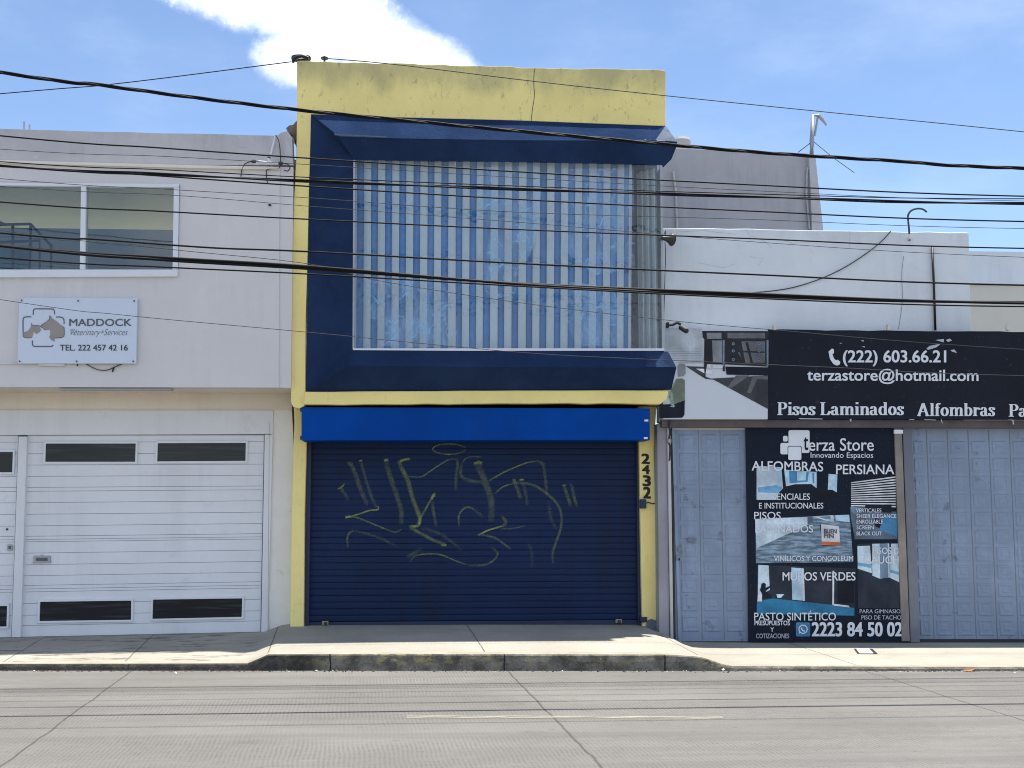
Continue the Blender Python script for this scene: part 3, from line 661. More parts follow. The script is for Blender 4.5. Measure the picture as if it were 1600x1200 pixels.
# graffiti
def Z1(v): return [(500 + a * .1834, 680 + b * .1834) for a, b in v]
def Z2(v): return [(740 + a * .1834, 680 + b * .1834) for a, b in v]
GR = [
 (Z1(arc(1100, 118, 138, 44, 0, 360, 24)), 2.4, .55), (Z1([(150, 462), (185, 440), (210, 412)]), 3.5, .55), (Z1([(170, 440), (205, 490), (245, 550)]), 6, .16),
 (Z1([(235, 252), (262, 248), (300, 330), (350, 470), (405, 600)]), 8, .22), (Z1([(330, 222), (360, 212)]), 3, .6), (Z1([(345, 215), (380, 340), (430, 500), (480, 620)]), 6, .18),
 (Z1([(490, 600), (495, 632), (420, 642), (330, 672), (225, 703)]), 3, .7), (Z1([(222, 698), (310, 700), (450, 755), (560, 800), (640, 825), (700, 800)]), 3, .4), (Z1([(215, 700), (260, 690)]), 4.5, .8),
 (Z1([(545, 218), (580, 205)]), 5, .8), (Z1([(562, 215), (590, 330), (655, 520), (690, 640), (695, 760)]), 9, .2), (Z1([(770, 200), (710, 212), (680, 225)]), 5, .75),
 (Z1([(672, 215), (690, 270), (745, 380), (790, 540), (848, 700), (838, 765)]), 8, .38), (Z1([(850, 690), (840, 765), (760, 778)]), 5, .7), (Z1([(765, 785), (830, 820), (960, 890), (1075, 935)]), 6, .34), (Z1([(1030, 935), (1080, 935)]), 5, .55),
 (Z1([(750, 350), (860, 355), (920, 320), (1000, 265), (1090, 212), (1140, 203)]), 2.6, .5), (Z1([(1140, 203), (1172, 225), (1160, 340), (1158, 470)]), 6, .2),
 (Z1([(850, 715), (900, 630), (935, 565), (980, 488)]), 4, .5), (Z1([(950, 545), (975, 500)]), 6, .6), (Z1([(955, 560), (970, 670), (990, 780)]), 6, .2),
 (Z1([(1185, 775), (1182, 690), (1210, 640), (1260, 612), (1320, 635)]), 3.5, .42), (Z1([(1320, 635), (1390, 700)]), 6, .15), (Z1([(860, 795), (1000, 830), (1110, 900), (1210, 980)]), 6, .12),
 (Z1([(240, 960), (232, 880), (255, 830), (290, 813)]), 4, .3), (Z1([(290, 813), (400, 840), (520, 880), (660, 950)]), 5, .13),
 (Z1([(770, 1080), (800, 1035), (870, 1015), (960, 1010), (1050, 1025), (1180, 1080), (1270, 1108)]), 2.6, .45), (Z1([(740, 1040), (860, 970)]), 7, .15), (Z1([(1270, 1108), (1380, 1108), (1440, 1090), (1495, 1050), (1510, 1000), (1460, 955)]), 4, .28),
 (Z2([(0, 245), (40, 232), (75, 240)]), 6, .5), (Z2([(-100, 240), (-60, 195), (0, 182), (70, 188)]), 2.6, .3), (Z2([(30, 250), (70, 330), (110, 430), (150, 560), (150, 740)]), 12, .22), (Z2([(-100, 240), (-110, 340), (-40, 385), (90, 400)]), 7, .2),
 (Z2([(130, 390), (240, 325), (380, 262), (470, 230), (555, 222)]), 2.6, .55), (Z2([(545, 222), (595, 255), (610, 370), (628, 500)]), 6, .2), (Z2([(180, 497), (250, 440), (330, 412)]), 2.6, .45),
 (Z2([(330, 405), (430, 408), (540, 440), (650, 520), (715, 590), (748, 680), (742, 790), (700, 920), (672, 1010), (680, 1090)]), 5, .3), (Z2([(330, 384), (360, 382)]), 5, .55), (Z2([(390, 380), (430, 378)]), 3, .9), (Z2([(345, 390), (375, 460), (400, 545)]), 7, .25), (Z2([(415, 400), (445, 500), (455, 600)]), 6, .16),
 (Z2([(755, 430), (790, 425)]), 3.5, .5), (Z2([(822, 425), (836, 418)]), 3.5, .5), (Z2([(772, 435), (800, 520), (830, 610)]), 6, .25), (Z2([(832, 425), (855, 520), (880, 610)]), 6, .22),
 (Z2([(36, 853), (130, 808), (255, 772)]), 3, .85), (Z2([(255, 772), (275, 740), (240, 690)]), 6, .3), (Z2([(40, 848), (130, 860), (210, 890), (320, 975)]), 4, .28), (Z2([(230, 795), (330, 795), (440, 770)]), 3, .22), (Z2([(460, 930), (490, 970), (500, 1130)]), 6, .12), (Z2([(640, 560), (655, 690), (700, 800)]), 7, .1)]
me = MB(); al = []
for kk, (p, wd, a) in enumerate(GR):
    p = smooth_path(p, 5); k = len(p); Y = YS - .015 - .0004 * (kk % 9)
    row = []
    for i in range(k):
        A = p[max(i - 1, 0)]; B = p[min(i + 1, k - 1)]; dx, dy = B[0] - A[0], B[1] - A[1]; l = math.hypot(dx, dy) or 1; nx_, ny_ = -dy / l * wd * .52, dx / l * wd * .52
        e = min(1, .35 + 3 * min(i, k - 1 - i) / k); j = a * .85 * e * random.uniform(.75, 1.15)
        for t, f in ((-1, 0), (-.4, .9), (.4, .9), (1, 0)): row.append((at(p[i][0] + nx_ * t, p[i][1] + ny_ * t, Y), j * f))
    me.raw([r[0] for r in row], [[i * 4 + c, i * 4 + c + 1, i * 4 + c + 5, i * 4 + c + 4] for i in range(k - 1) for c in range(3)], 'spray'); al += [r[1] for r in row]
go = me.build('graffiti', sho, fix=False)
at_ = go.data.attributes.new('spray', 'FLOAT', 'POINT'); at_.data.foreach_set('value', al)
# crack on the parapet
w = MB(); w.stroke(smooth_path([(835, 108), (834, 128), (835, 150), (832, 170), (830, 189)], 3), .9, YU - .003, 'dark'); w.build('plaster_crack', shop, fix=False)
# ================================================================== WHITE CLINIC BUILDING (left)
YL, YLL = 14.85, 15.60
cl = thing('clinic_building', (at(150, 992, YLL).x, YLL, .15), "white stuccoed two-storey building with a wide window above its white garage door", 'building')
w = MB()
tp = wob([(-700, 182), (0, 201.5), (150, 205.5), (300, 209), (432, 212)], 40, .5)
w.prism(tp + [(440, 207), (449, 205), (456, 214), (458, 258), (300, 258), (0, 250), (-700, 232)], YL, YL + .2, 'whiteold')
w.build('parapet', cl)
w = MB()
YW = YL - .025
w.prism([(-700, 232), (0, 250), (300, 258), (437, 260.5), (437, 289), (278, 288), (0, 284), (-150, 282), (-700, 275)], YW, YL + .2, 'white')
w.prism([(281, 288), (437, 289), (436, 432), (278.5, 432.5)], YW, YL + .2, 'white')
w.prism([(-700, 440), (0, 432), (278.5, 432.5), (436, 432), (435.5, 605.5), (0, 604.5), (-700, 602)], YW, YL + .2, 'white')
w.prism([(-700, 275), (-150, 282), (-150, 433), (-700, 440)], YW, YL + .2, 'white')
w.prism([(437, 260.5), (458, 261), (457.5, 330), (454.5, 606), (435.5, 605.5), (436, 432), (437, 289)], YW + .018, YL + .2, 'white')
w.build('upper_wall', cl)
w = MB(); w.prism([(-700, 248), (0, 254.5), (300, 262.5), (437, 265), (437, 261.5), (300, 259), (0, 251), (-700, 244)], YL - .06, YL - .025, 'beige'); w.build('drip_ledge', cl)
w = MB(); w.prism([(447, 200), (452, 196), (458, 195), (464, 188), (464, 214), (460, 222), (457, 212), (450, 206)], YL + .1, YL + .5, 'brick'); w.build('broken_brick', cl, label='broken brick end beside the yellow wall')
zs, zr = at(200, 605, YL).z, at(200, 250, YL).z; xL, xR = at(-700, 500, YL).x, at(455, 500, YL).x
w = MB(); w.box(xL, xR, YL + .2, YLL + .1, zs, zs + .15, 'beige'); w.box(xL, xR, YLL + .1, 21, zs, zs + .15, 'beige'); w.box(xL, xR, YL + .2, 18.4, zr - .05, zr + .1, 'room')  # roof slab stops short; unseen rear gap added to light the room ceiling
w.box(xR - .15, xR, YL + .2, 21, zs + .15, zr - .05, 'whiteold'); w.box(xL, xR, 20.6, 20.8, zs + .15, zr + 1.1, 'roomdark'); w.box(xL, xL + .15, YL + .2, 21, zs + .15, zr - .05, 'whiteold')
w.box(xR - .9, xR - .8, YL + .21, 18.4, zs + .15, zr - .05, 'room')
w.box(xL, xR, YL + .21, 20.6, zs + .15, zs + .17, 'cream')
w.build('structure_shell', cl)
w = MB()
w.prism([(-700, 596), (456, 604), (456, 641), (-700, 640)], YLL, YLL + .3, 'beige')
w.prism([(427, 641), (456, 641), (459, 700), (454, 978), (452, 992), (409, 992), (414, 800)], YLL, YLL + .3, 'lower')
w.build('lower_wall', cl)
w = MB(); w.box(xL, xR + .05, YLL + .32, 21, -.1, zs, 'lower'); w.build('ground_floor_body', cl)
w = MB(); w.pbox(92, 606.8, 268, 609.5, YL + .03, YL + .14, 'steel'); w.build('soffit_strip', cl)
# window
wf = MB()
wf.prism([(-150, 283), (280, 287.5), (279.5, 292.5), (-150, 288)], YW - .03, YW + .1, 'alu'); wf.prism([(-150, 421), (277.5, 421), (277, 432), (-150, 434)], YW - .045, YW + .12, 'alu')
wf.prism([(271.5, 292.5), (279.5, 292.5), (277.5, 421), (269.5, 421)], YW - .03, YW + .1, 'alu'); wf.prism([(126.5, 291), (134, 291), (132, 421), (124.5, 421)], YW - .03, YW + .1, 'alu')
wf.prism([(-18, 290), (-11, 290), (-14, 421), (-21, 421)], YW - .03, YW + .1, 'alu')
wfo = wf.build('window', cl, bevel=.004)
for x0, x1 in ((-14, 126), (133, 271)):
    w = MB(); w.flat([(x0, 290), (x1, 290), (x1, 422), (x0, 422)], YW + .02, 'glass_l'); w.build('pane', wfo, fix=False)
w = MB(); w.flat([(-150, 288), (-18, 288), (-20, 422), (-150, 422)], YW + .02, 'glass_l'); w.build('pane', wfo, fix=False)
# things seen inside: shelving / stair frame
sf = thing('storage_rack', at(20, 421, YL + 1.3), "dark metal rack standing inside the left upper window", 'rack')
w = MB(); Yk = YL + 1.2
for p in ([(-40, 352), (48, 350), (80, 384), (80, 430)], [(-40, 380), (62, 376), (62, 430)], [(20, 352), (20, 430)], [(48, 350), (46, 430)], [(-40, 330), (10, 352)]):
    w.ptube(p, Yk, .02, 'dark', 6)
w.build('frame', sf)
w = MB(); w.flat([(-40, 386), (44, 384), (44, 430), (-40, 430)], Yk + .1, 'p_mid'); w.build('crate_panel', sf)
# garage
gd = MB()
gd.prism([(-300, 640.5), (427, 641), (426.3, 678), (-300, 681)], YLL - .02, YLL + .05, 'door')
gl_ = gd.build('door_lintel', cl, bevel=.004)
w = MB(); w.prism([(29, 682), (42, 682), (32, 996), (18, 996)], YLL - .03, YLL + .1, 'door'); w.build('door_jamb', cl, bevel=.004); w = MB(); w.prism([(413.5, 679), (426.3, 679), (418.5, 988), (408, 988.5)], YLL - .03, YLL + .1, 'door'); w.prism([(420.5, 660), (421, 660), (418.8, 988), (418, 988)], YLL - .034, YLL - .029, 'doorline'); w.build('door_jamb', cl, bevel=.004)
def lx(y): return 42.6 - (y - 680) * .031
def rx_(y): return 413 - (y - 680) * .0185
def ybr(y, x):    # board lines follow the level of the photo's door
    return y + (x - 220) * (-.009 + (800 - y) * 6.6e-5)
door = MB(); YD = YLL + .03
door.prism([(lx(680), 679), (rx_(680), 679), (rx_(988), 988), (lx(995), 995.5)], YD + .012, YD + .06, 'doorline')
ys = [680, 690.5, 708.5, 726, 743.5, 760.5, 766.5, 784, 802, 820, 836, 841, 844.5, 862, 880, 897, 912, 917.5, 922, 940, 958, 974, 991.5]
for a, b in zip(ys[:-1], ys[1:]):
    ga = .3
    door.prism([(lx(a) + .5, ybr(a + ga, 40)), (rx_(a) - .5, ybr(a + ga, 410)), (rx_(b) - .5, ybr(b - ga, 410)), (lx(b) + .5, ybr(b - ga, 40))], YD, YD + .012, 'door')
dr = door.build('garage_door', cl, bevel=.002)
def dwin(q, par):
    w = MB(); e = 3.2; o = [(q[0][0] - e, q[0][1] - e), (q[1][0] + e, q[1][1] - e), (q[2][0] + e, q[2][1] + e), (q[3][0] - e, q[3][1] + e)]
    for i in range(4):
        j = (i + 1) % 4; w.prism([o[i], o[j], q[j], q[i]], YD - .022, YD, 'alu')
    f = w.build('door_window', par, bevel=.003)
    w = MB(); w.flat(q, YD - .006, 'darkpane'); w.build('pane', f, fix=False)
for q in ([(71.5, 693), (212, 693), (211, 721.5), (70.5, 721.5)], [(246.5, 692.5), (384, 692), (383.5, 720), (245.5, 721)], [(62.5, 940.5), (205, 938.5), (204.5, 968.5), (61.5, 970.5)], [(239, 937), (378.5, 935), (377.5, 964), (238, 967)]):
    dwin(q, dr)
w = MB(); w.prism([(51, 871), (54, 868), (62, 869), (65, 866.5), (69, 869), (76, 868), (79, 870), (78, 874), (79.5, 879.5), (75, 879), (55, 880), (50.5, 880), (53, 875)], YD - .02, YD, 'steel'); ms_ = w.build('mail_slot', dr, bevel=.002)
w = MB(); w.pbox(56, 871.5, 74, 876.5, YD - .026, YD - .019, 'inkgrey'); w.build('flap', ms_)
# pedestrian door beside the garage, cut by the left edge
pd = MB(); pd.prism([(-110, 683), (29, 683), (18, 996.5), (-124, 1001)], YD + .012, YD + .06, 'doorline')
for a, b in zip(ys[:-1], ys[1:]):
    pd.prism([(-112, ybr(a + .3, -112)), (28.5 - (a - 680) * .035, ybr(a + .3, 28)), (28.5 - (b - 680) * .035, ybr(b - .3, 20)), (-112, ybr(b - .3, -112))], YD, YD + .012, 'door')
pdo = pd.build('entrance_door', cl, bevel=.002)
for q in ([(-90, 706), (20, 706), (19, 738), (-90, 738)], [(-92, 947), (11, 947), (10, 979), (-92, 980)]): dwin(q, pdo)
w = MB(); w.prism(rrect(11, 850.5, 19, 860.5, 2), YD - .02, YD, 'steel'); lk = w.build('lock', pdo)
w = MB(); w.pbox(13.2, 853, 16.8, 858, YD - .026, YD - .019, 'inkgrey'); w.build('keyhole', lk)
w = MB(); w.prism(rrect(9.2, 825.5, 12, 828.5, 1.2), YD - .02, YD, 'dark'); w.build('peephole', pdo)
# stucco blemishes
w = MB(); w.prism(rrect(419, 318.5, 423.5, 321, 1), YW - .03, YW, 'dark'); w.build('wall_hook', cl)
# clinic sign
SY = YW - .06
sg = thing('clinic_sign', at(120, 568, SY + .02), "white rectangular sign with dog emblem lettered MADDOCK Veterinary+Services", 'sign')
w = MB(); w.prism([(30, 465), (214.5, 466), (212.5, 568), (27, 568)], SY, SY + .05, 'signw'); w.build('panel', sg, bevel=.004)
E = lambda v: [(20 + a * .125, 460 + b * .125) for a, b in v]
w = MB(); write(w, 'MADDOCK', 108.5, 498.2, 205.2, 509.2, SY - .004, 'inkgrey', bold=.03); w.build('lettering', sg, fix=False); w = MB(); write(w, 'Veterinary+Services', 110.5, 514, 199.5, 527, SY - .004, 'inkgrey', bold=-.012, shear=.45); w.stroke(E([(720, 450), (745, 435), (760, 500), (800, 440)]), .7, SY - .005, 'inkgrey'); w.build('lettering', sg, fix=False); w = MB(); write(w, 'TEL. 222 457 42 16', 93.7, 538.6, 199.5, 547.7, SY - .004, 'ink', bold=.02)
w.build('lettering', sg, fix=False)
w = MB()
for p in ([(255, 255), (257, 205), (270, 185), (300, 180), (480, 182), (510, 190), (520, 215), (520, 250)], [(232, 280), (170, 280), (140, 290), (128, 320), (128, 480)], [(540, 282), (600, 284), (630, 300), (640, 330), (640, 370)], [(245, 575), (245, 620), (260, 645), (290, 650), (470, 650), (495, 640), (505, 632)]):
    w.stroke(smooth_path(E(p), 4), 1.7, SY - .004, 'inkgrey')
w.stroke(smooth_path(E([(128, 480), (130, 520), (150, 538), (180, 541), (235, 540)]), 3), 1.3, SY - .004, 'inkgrey'); w.stroke(smooth_path(E([(640, 410), (642, 500), (620, 535), (560, 543), (528, 543)]), 3), 1.1, SY - .0052, 'inkgrey')
w.flat(E([(345, 400), (365, 378), (420, 345), (455, 312), (463, 258), (490, 298), (540, 330), (590, 372), (640, 405), (640, 500), (610, 538), (525, 543), (518, 592), (470, 557), (455, 530), (470, 500), (465, 440), (400, 447), (385, 425)]), SY - .0045, 'dogtan')
w.flat(E([(128, 478), (190, 455), (222, 412), (232, 358), (246, 388), (320, 385), (345, 402), (330, 415), (355, 435), (340, 465), (295, 494), (262, 465), (250, 500), (240, 540), (160, 538), (132, 515)]), SY - .0045, 'dogtan')
w.stroke(E([(345, 400), (365, 378), (420, 345), (455, 312), (463, 258), (485, 295)]), .9, SY - .0058, 'inkgrey'); w.stroke(E([(400, 447), (385, 425), (345, 400)]), .9, SY - .0058, 'inkgrey'); w.stroke(E([(232, 358), (246, 388), (320, 385), (345, 402)]), .7, SY - .0058, 'inkgrey')
w.build('emblem', sg, fix=False)
for x, y in ((33.5, 469), (122, 470), (209.5, 470), (30.5, 564.5), (119.5, 564.5), (208, 564.5)):
    w = MB(); w.prism(rrect(x - 1.3, y - 1.3, x + 1.3, y + 1.3, 1.2), SY - .01, SY, 'inkgrey'); w.build('screw', sg)
w = MB(); w.ptube([(-60, 567), (27, 568.2)], YW - .02, .009, 'alu', 8); w.ptube([(60, 569.5), (101, 570.2)], YW - .02, .018, 'alu', 8); tag(w.build('conduit', smooth=True), "thin white conduit running left from under the white clinic sign", 'conduit')
w = MB(); w.ptube(smooth_path([(134, 568), (143, 573.5), (155, 578), (168, 578), (180, 573), (190, 569)]), YW - .015, .006, 'cable_grey', 6); w.ptube([(178, 574), (175.5, 581)], YW - .015, .009, 'dark', 6); w.ptube([(121, 569), (121, 572)], YW - .02, .008, 'dark', 6)
tag(w.build('loose_cable', smooth=True), "loose grey cable looping below the white clinic sign", 'cable')
# service bracket on the clinic wall
sbk = thing('service_bracket', at(418, 255, YW - .05), "small insulator bracket with dangling leads near the clinic roof corner", 'bracket'); Yb = YW - .09
w = MB(); w.ptube([(404, 252), (437, 255.5)], Yb, .012, 'alu', 8); w.ptube([(420, 247), (419.5, 256)], Yb, .014, 'alu', 8); w.ptube([(420, 247), (420.5, 245.5)], Yb, .02, 'dark', 8); w.build('crossbar', sbk)
for x, y in ((396.5, 252), (438.5, 255)):
    w = MB(); w.tube([at(x - 3.8, y, Yb), at(x - 2.5, y, Yb), at(x + 2.5, y + .2, Yb), at(x + 3.8, y + .2, Yb)], [.012, .022, .022, .01], 'dark', 8); w.build('insulator', sbk)
w = MB(); w.ptube([(430.5, 211), (423, 241)], YL - .03, .012, 'alu', 8); w.build('strut', sbk)
w = MB()
for p in ([(393, 252), (383, 256), (378, 265), (376.5, 276)], [(431, 211), (436, 222), (438, 240), (438.5, 254), (437, 261), (434, 264), (419, 264.5), (416.5, 268), (416.5, 280), (418.5, 286)], [(442, 255), (450, 257), (453, 262), (450, 267), (444, 266)]):
    w.ptube(smooth_path(p), YW - .03, .007, 'cable_grey', 6)
w.build('lead', sbk, smooth=True)
for x, y0, y1, lb in ((37.5, 190, 203, "taller bare rebar stub standing on the clinic parapet"), (46, 195, 203, "shorter bare rebar stub standing on the clinic parapet")):
    w = MB(); w.ptube([(x, y1), (x + .3, y0)], YL + .1, .011, 'steel', 6); w.build('rebar_stub', cl, label=lb)
# ================================================================== FLOORING SHOP (right)
YR2, YB = 15.10, 14.92
fs = thing('flooring_shop', (at(1320, 1003, YR2).x, YR2, .03), "pale single-storey shop with grey folding metal doors beside the yellow building", 'building')
w = MB()
w.prism(wob([(1030, 357), (1075, 356.5), (1200, 358), (1320, 360.5), (1420, 362), (1512, 363)], 30, .7) + [(1514, 365), (1518, 530), (1518, 660), (1030, 660)], YR2, YR2 + .2, 'shopw')
w.prism([(1518, 530), (1900, 536), (1900, 660), (1518, 660)], YR2 + .01, YR2 + .2, 'shopw'); w.build('front_wall', fs, bevel=.01)
w = MB(); xa_, xb_ = at(1040, 500, YR2).x, at(1513, 500, YR2).x; zt2 = at(1300, 375, YR2).z
w.box(xa_, xb_, YR2 + .2, 22, zt2 - .9, zt2 - .7, 'cement'); w.box(xb_ - .2, xb_, YR2 + .2, 22, 2.5, zt2, 'shopw'); w.box(xa_, xb_ + 4, YR2 + .25, 22, -.1, 2.6, 'cement'); w.build('roof_slab', fs)
w = MB(); w.prism([(1034, 655.5), (1900, 656.5), (1900, 669), (1034, 667.5)], YR2 - .12, YR2 + .1, 'beam'); w.build('lintel_beam', fs, bevel=.006)
w = MB(); w.prism([(1026.5, 662), (1042, 662), (1046.5, 998), (1030, 998)], YR2 - .02, YR2 + .25, 'pillar'); w.build('pillar', fs, bevel=.01)
w = MB(); w.prism([(1042.5, 664), (1047.5, 664), (1052.5, 1001), (1048, 1001)], YR2 - .05, YR2 + .1, 'palecem'); w.prism([(1048, 668), (1050.5, 668), (1056, 1001), (1053, 1001)], YR2 - .02, YR2 + .1, 'dark'); w.build('door_frame', fs, bevel=.004)
w = MB(); w.prism([(1397.5, 668), (1409, 668), (1422, 1002), (1409.5, 1002)], YR2 - .07, YR2 + .05, 'batten'); w.build('timber_batten', fs, bevel=.006)
w = MB(); w.prism([(1410.5, 668), (1424.5, 668), (1437.5, 1004), (1423, 1004)], YR2 - .05, YR2 + .1, 'postgrey'); w.build('steel_post', fs, bevel=.006)
w = MB(); w.pbox(1397.5, 671.5, 1411, 677.5, YR2 - .1, YR2 - .07, 'alu'); w.build('latch', fs)
def emboss(mb, q, Y, m):
    def ins(e): 
        cx = sum(p[0] for p in q) / 4; cy = sum(p[1] for p in q) / 4
        return [(p[0] + (e if p[0] < cx else -e), p[1] + (e if p[1] < cy else -e)) for p in q]
    R = [[at(*p, yy) for p in ins(e)] for e, yy in ((0, Y), (1.3, Y - .008), (2.8, Y - .008), (4.2, Y - .002), (7.0, Y - .002), (8.0, Y - .007))]
    vs = [p for r in R for p in r]
    fs_ = [[k * 4 + i, k * 4 + (i + 1) % 4, k * 4 + 4 + (i + 1) % 4, k * 4 + 4 + i] for k in range(len(R) - 1) for i in range(4)]
    fs_.append([20, 21, 22, 23]); mb.raw(vs, fs_, m)
def lean(x, y): return x + (y - 670) * (x - 720) / 19500
def folding(name, xs_, ys_, Y, x0, x1, label=None):
    w = MB(); w.prism([(lean(x0, 669), 669), (lean(x1, 669), 669), (lean(x1, 1002), 1002), (lean(x0, 1002), 1002)], Y, Y + .04, 'metaldoor')
    for a in xs_[1:-1]:
        w.prism([(lean(a - .5, 672), 672), (lean(a + .5, 672), 672), (lean(a + .5, 999), 999), (lean(a - .5, 999), 999)], Y - .003, Y + .01, 'postgrey')
    for a, b in zip(xs_[:-1], xs_[1:]):
        for c, d in zip(ys_[:-1], ys_[1:]):
            i, j = a + 4.5, b - 4.5
            emboss(w, [(lean(i, c), c + 3), (lean(j, c), c + 3), (lean(j, d), d - 3), (lean(i, d), d - 3)], Y - .001, 'metaldoor')
    return w.build(name, fs, label=label)
YSR = [676, 705, 733, 761, 789, 817, 845, 873, 901, 929, 958, 990]
d1 = folding('folding_door', [1056, 1091, 1125, 1160], YSR, YR2, 1050, 1168, 'narrow grey folding door with a scuffed left edge')
w = MB(); w.prism([(1050, 666.5), (1166, 666.5), (1166, 671.5), (1050, 671.5)], YR2 - .02, YR2, 'palecem'); w.prism([(1050, 671.5), (1055, 671.5), (1065, 1002), (1060, 1002)], YR2 - .03, YR2 + .02, 'metaldoor'); w.build('frame', d1, bevel=.003)
w = MB(); w.prism(rrect(1074, 840, 1087.5, 847, 3), YR2 - .03, YR2 - .001, 'postgrey'); w.build('handle', d1, bevel=.003)
w = MB(); w.prism(rrect(1058.5, 854, 1065, 863, 3), YR2 - .05, YR2 - .03, 'postgrey'); w.build('lock', d1, bevel=.003); w = MB(); w.prism(rrect(1060, 872, 1063, 876, 1.4), YR2 - .04, YR2 - .03, 'dark'); w.build('lock', d1, bevel=.003)
xs2 = [1415 + 32.4 * k for k in range(0, 16)]; xs2[0] = 1422
d2 = folding('folding_door', xs2, [672, 686.5, 713, 741, 769, 797, 825, 852, 880, 908, 936, 965, 996][1:], YR2 + .03, 1422, 1900, 'wide grey folding door right of the steel post')
w = MB(); w.prism([(1034, 998.5), (1900, 999), (1900, 1005), (1034, 1005)], YR2 + .005, YR2 + .15, 'dark'); w.build('threshold', fs)
# cables pinned along the door frame
w = MB(); w.ptube(smooth_path([(1047, 656), (1045, 664), (1046.5, 675), (1045, 690), (1047, 700), (1046, 720)]), YR2 - .14, .012, 'dark', 6); w.ptube([(1045.5, 686), (1045.5, 692)], YR2 - .15, .03, 'steel', 8)
tag(w.build('door_frame_cable', smooth=True), "short dark cable dangling at the top left of the grey folding door", 'cable')
# banner over the doors
bn = thing('shop_banner', at(1320, 655, YB), "long dark sign with a furniture picture and white lettering Pisos Laminados above the grey doors", 'sign')
w = MB(); w.prism(wob([(1199.5, 515), (1900, 521)], 22, .8) + [(1900, 655.5), (1199.5, 655)], YB, YB + .06, 'banner')
w.prism([(1036, 512.5), (1199.5, 515), (1199.5, 655), (1036, 655)], YB, YB + .06, 'bannerw'); w.build('panel', bn)
w = MB(); T = lambda v: [(1030 + a * .1333, 500 + b * .1333) for a, b in v]; y1 = YB - .003
w.flat(T([(70, 95), (500, 100), (520, 510), (70, 520)]), y1, 'b_sid')
for k in range(7): w.stroke(T([(90, 340 + k * 27), (500, 338 + k * 27)]), .5, y1 - .001, 'b_grey')
w.flat(T([(310, 540), (545, 550), (545, 690), (1270, 650), (1280, 1045), (640, 700), (440, 625)]), y1 - .002, 'b_floor')
w.flat(T([(900, 650), (1060, 650), (840, 800), (800, 790)]), y1 - .003, 'b_floorl'); w.flat(T([(1100, 655), (1270, 660), (1270, 700), (1150, 690), (1070, 860), (1030, 850)]), y1 - .003, 'b_floorl')
w.flat(T([(430, 570), (540, 572), (630, 600), (610, 632), (520, 620)]), y1 - .0035, 'p_card')
w.build('floor_picture', bn, fix=False)
w = MB(); y2 = YB - .009
w.flat(T([(505, 128), (1285, 130), (1285, 545), (770, 520), (770, 600), (745, 600), (745, 520), (560, 515), (545, 620), (530, 620), (525, 500), (530, 225), (512, 205)]), y2, 'b_wood')
w.flat(T([(775, 545), (1285, 555), (1285, 650), (790, 640)]), y2, 'p_dark')
for p in ([(620, 240), (735, 240), (740, 500), (630, 500)], [(555, 150), (730, 150), (730, 220), (560, 220)]): w.flat(T(p), y2 - .001, 'b_grey')
for p in ([(800, 150), (1240, 150), (1240, 215), (800, 215)], [(930, 250), (1240, 250), (1240, 370), (940, 360)], [(920, 380), (1240, 385), (1240, 500), (1000, 500)]): w.flat(T(p), y2 - .001, 'b_floorl')
for p in ([(1010, 260), (1040, 260), (1100, 500), (1070, 500)], [(900, 240), (960, 240), (1010, 500), (980, 500)]): w.flat(T(p), y2 - .0018, 'b_wood')
w.flat(T([(560, 520), (610, 520), (610, 560), (560, 560)]), y2 - .0022, 'bannerw'); w.flat(T([(625, 525), (745, 530), (745, 565), (625, 565)]), y2 - .0022, 'bannerw')
for x_ in (755, 1270): w.flat(T([(x_ - 12, 235), (x_ + 12, 235), (x_ + 9, 545), (x_ - 9, 545)]), y2 - .0024, 'p_mid')
for x_ in (868, 1172):
    for y_ in (278, 362, 462): w.flat(T(arc(x_, y_, 18, 18, 0, 360, 10)[:-1]), y2 - .003, 'p_mid'); w.flat(T(arc(x_, y_, 8, 8, 0, 360, 8)[:-1]), y2 - .0036, 'b_wood')
w.build('cabinet_picture', bn, fix=False)
w = MB()
w.flat(T([(215, 540), (235, 510), (305, 520), (312, 620), (290, 655), (220, 665)]), y2, 'b_grey'); w.flat(T([(200, 690), (270, 685), (300, 705), (300, 940), (160, 985), (110, 900)]), y2, 'b_green')
w.flat(T([(0, 990), (180, 985), (300, 940), (296, 1110), (270, 1145), (0, 1150)]), y2, 'p_dark')
for k in range(7): w.flat(T([(100 + k * 12, 830 + k * 27), (150 + k * 6, 850 + k * 27), (165, 880 + k * 24), (120, 850 + k * 27)]), y2 - .002, 'b_leaf')
w.build('sofa_picture', bn, fix=False)
y3 = YB - .006
for t_, bx, bd, sk in (('(222) 603.66.21', (1317.5, 547.5, 1478, 572), .03, 0), ('terzastore@hotmail.com', (1261.5, 576, 1528.5, 599.5), .025, .8)):
    w = MB(); write(w, t_, *bx[:4], y3, 'letter', bold=bd, skew=sk); w.build('lettering', bn, fix=False)
for t_, bx in (('Pisos Laminados', (1214.5, 628.5, 1412.5, 648.5)), ('Alfombras', (1434, 630, 1555, 650)), ('Pa', (1576, 631.5, 1605, 651))):
    w = MB(); serif(w, t_, *bx, y3, 'letter'); w.build('lettering', bn, fix=False)
w = MB(); P_ = lambda v: [(1200 + a * .25, 520 + b * .25) for a, b in v]
w.flat(P_([(378, 118), (400, 98), (412, 104), (412, 128), (402, 132), (412, 160), (425, 172), (436, 168), (452, 182), (448, 198), (430, 205), (408, 195), (388, 165)]), y3, 'letter'); w.build('phone_symbol', bn, fix=False)
w = MB()
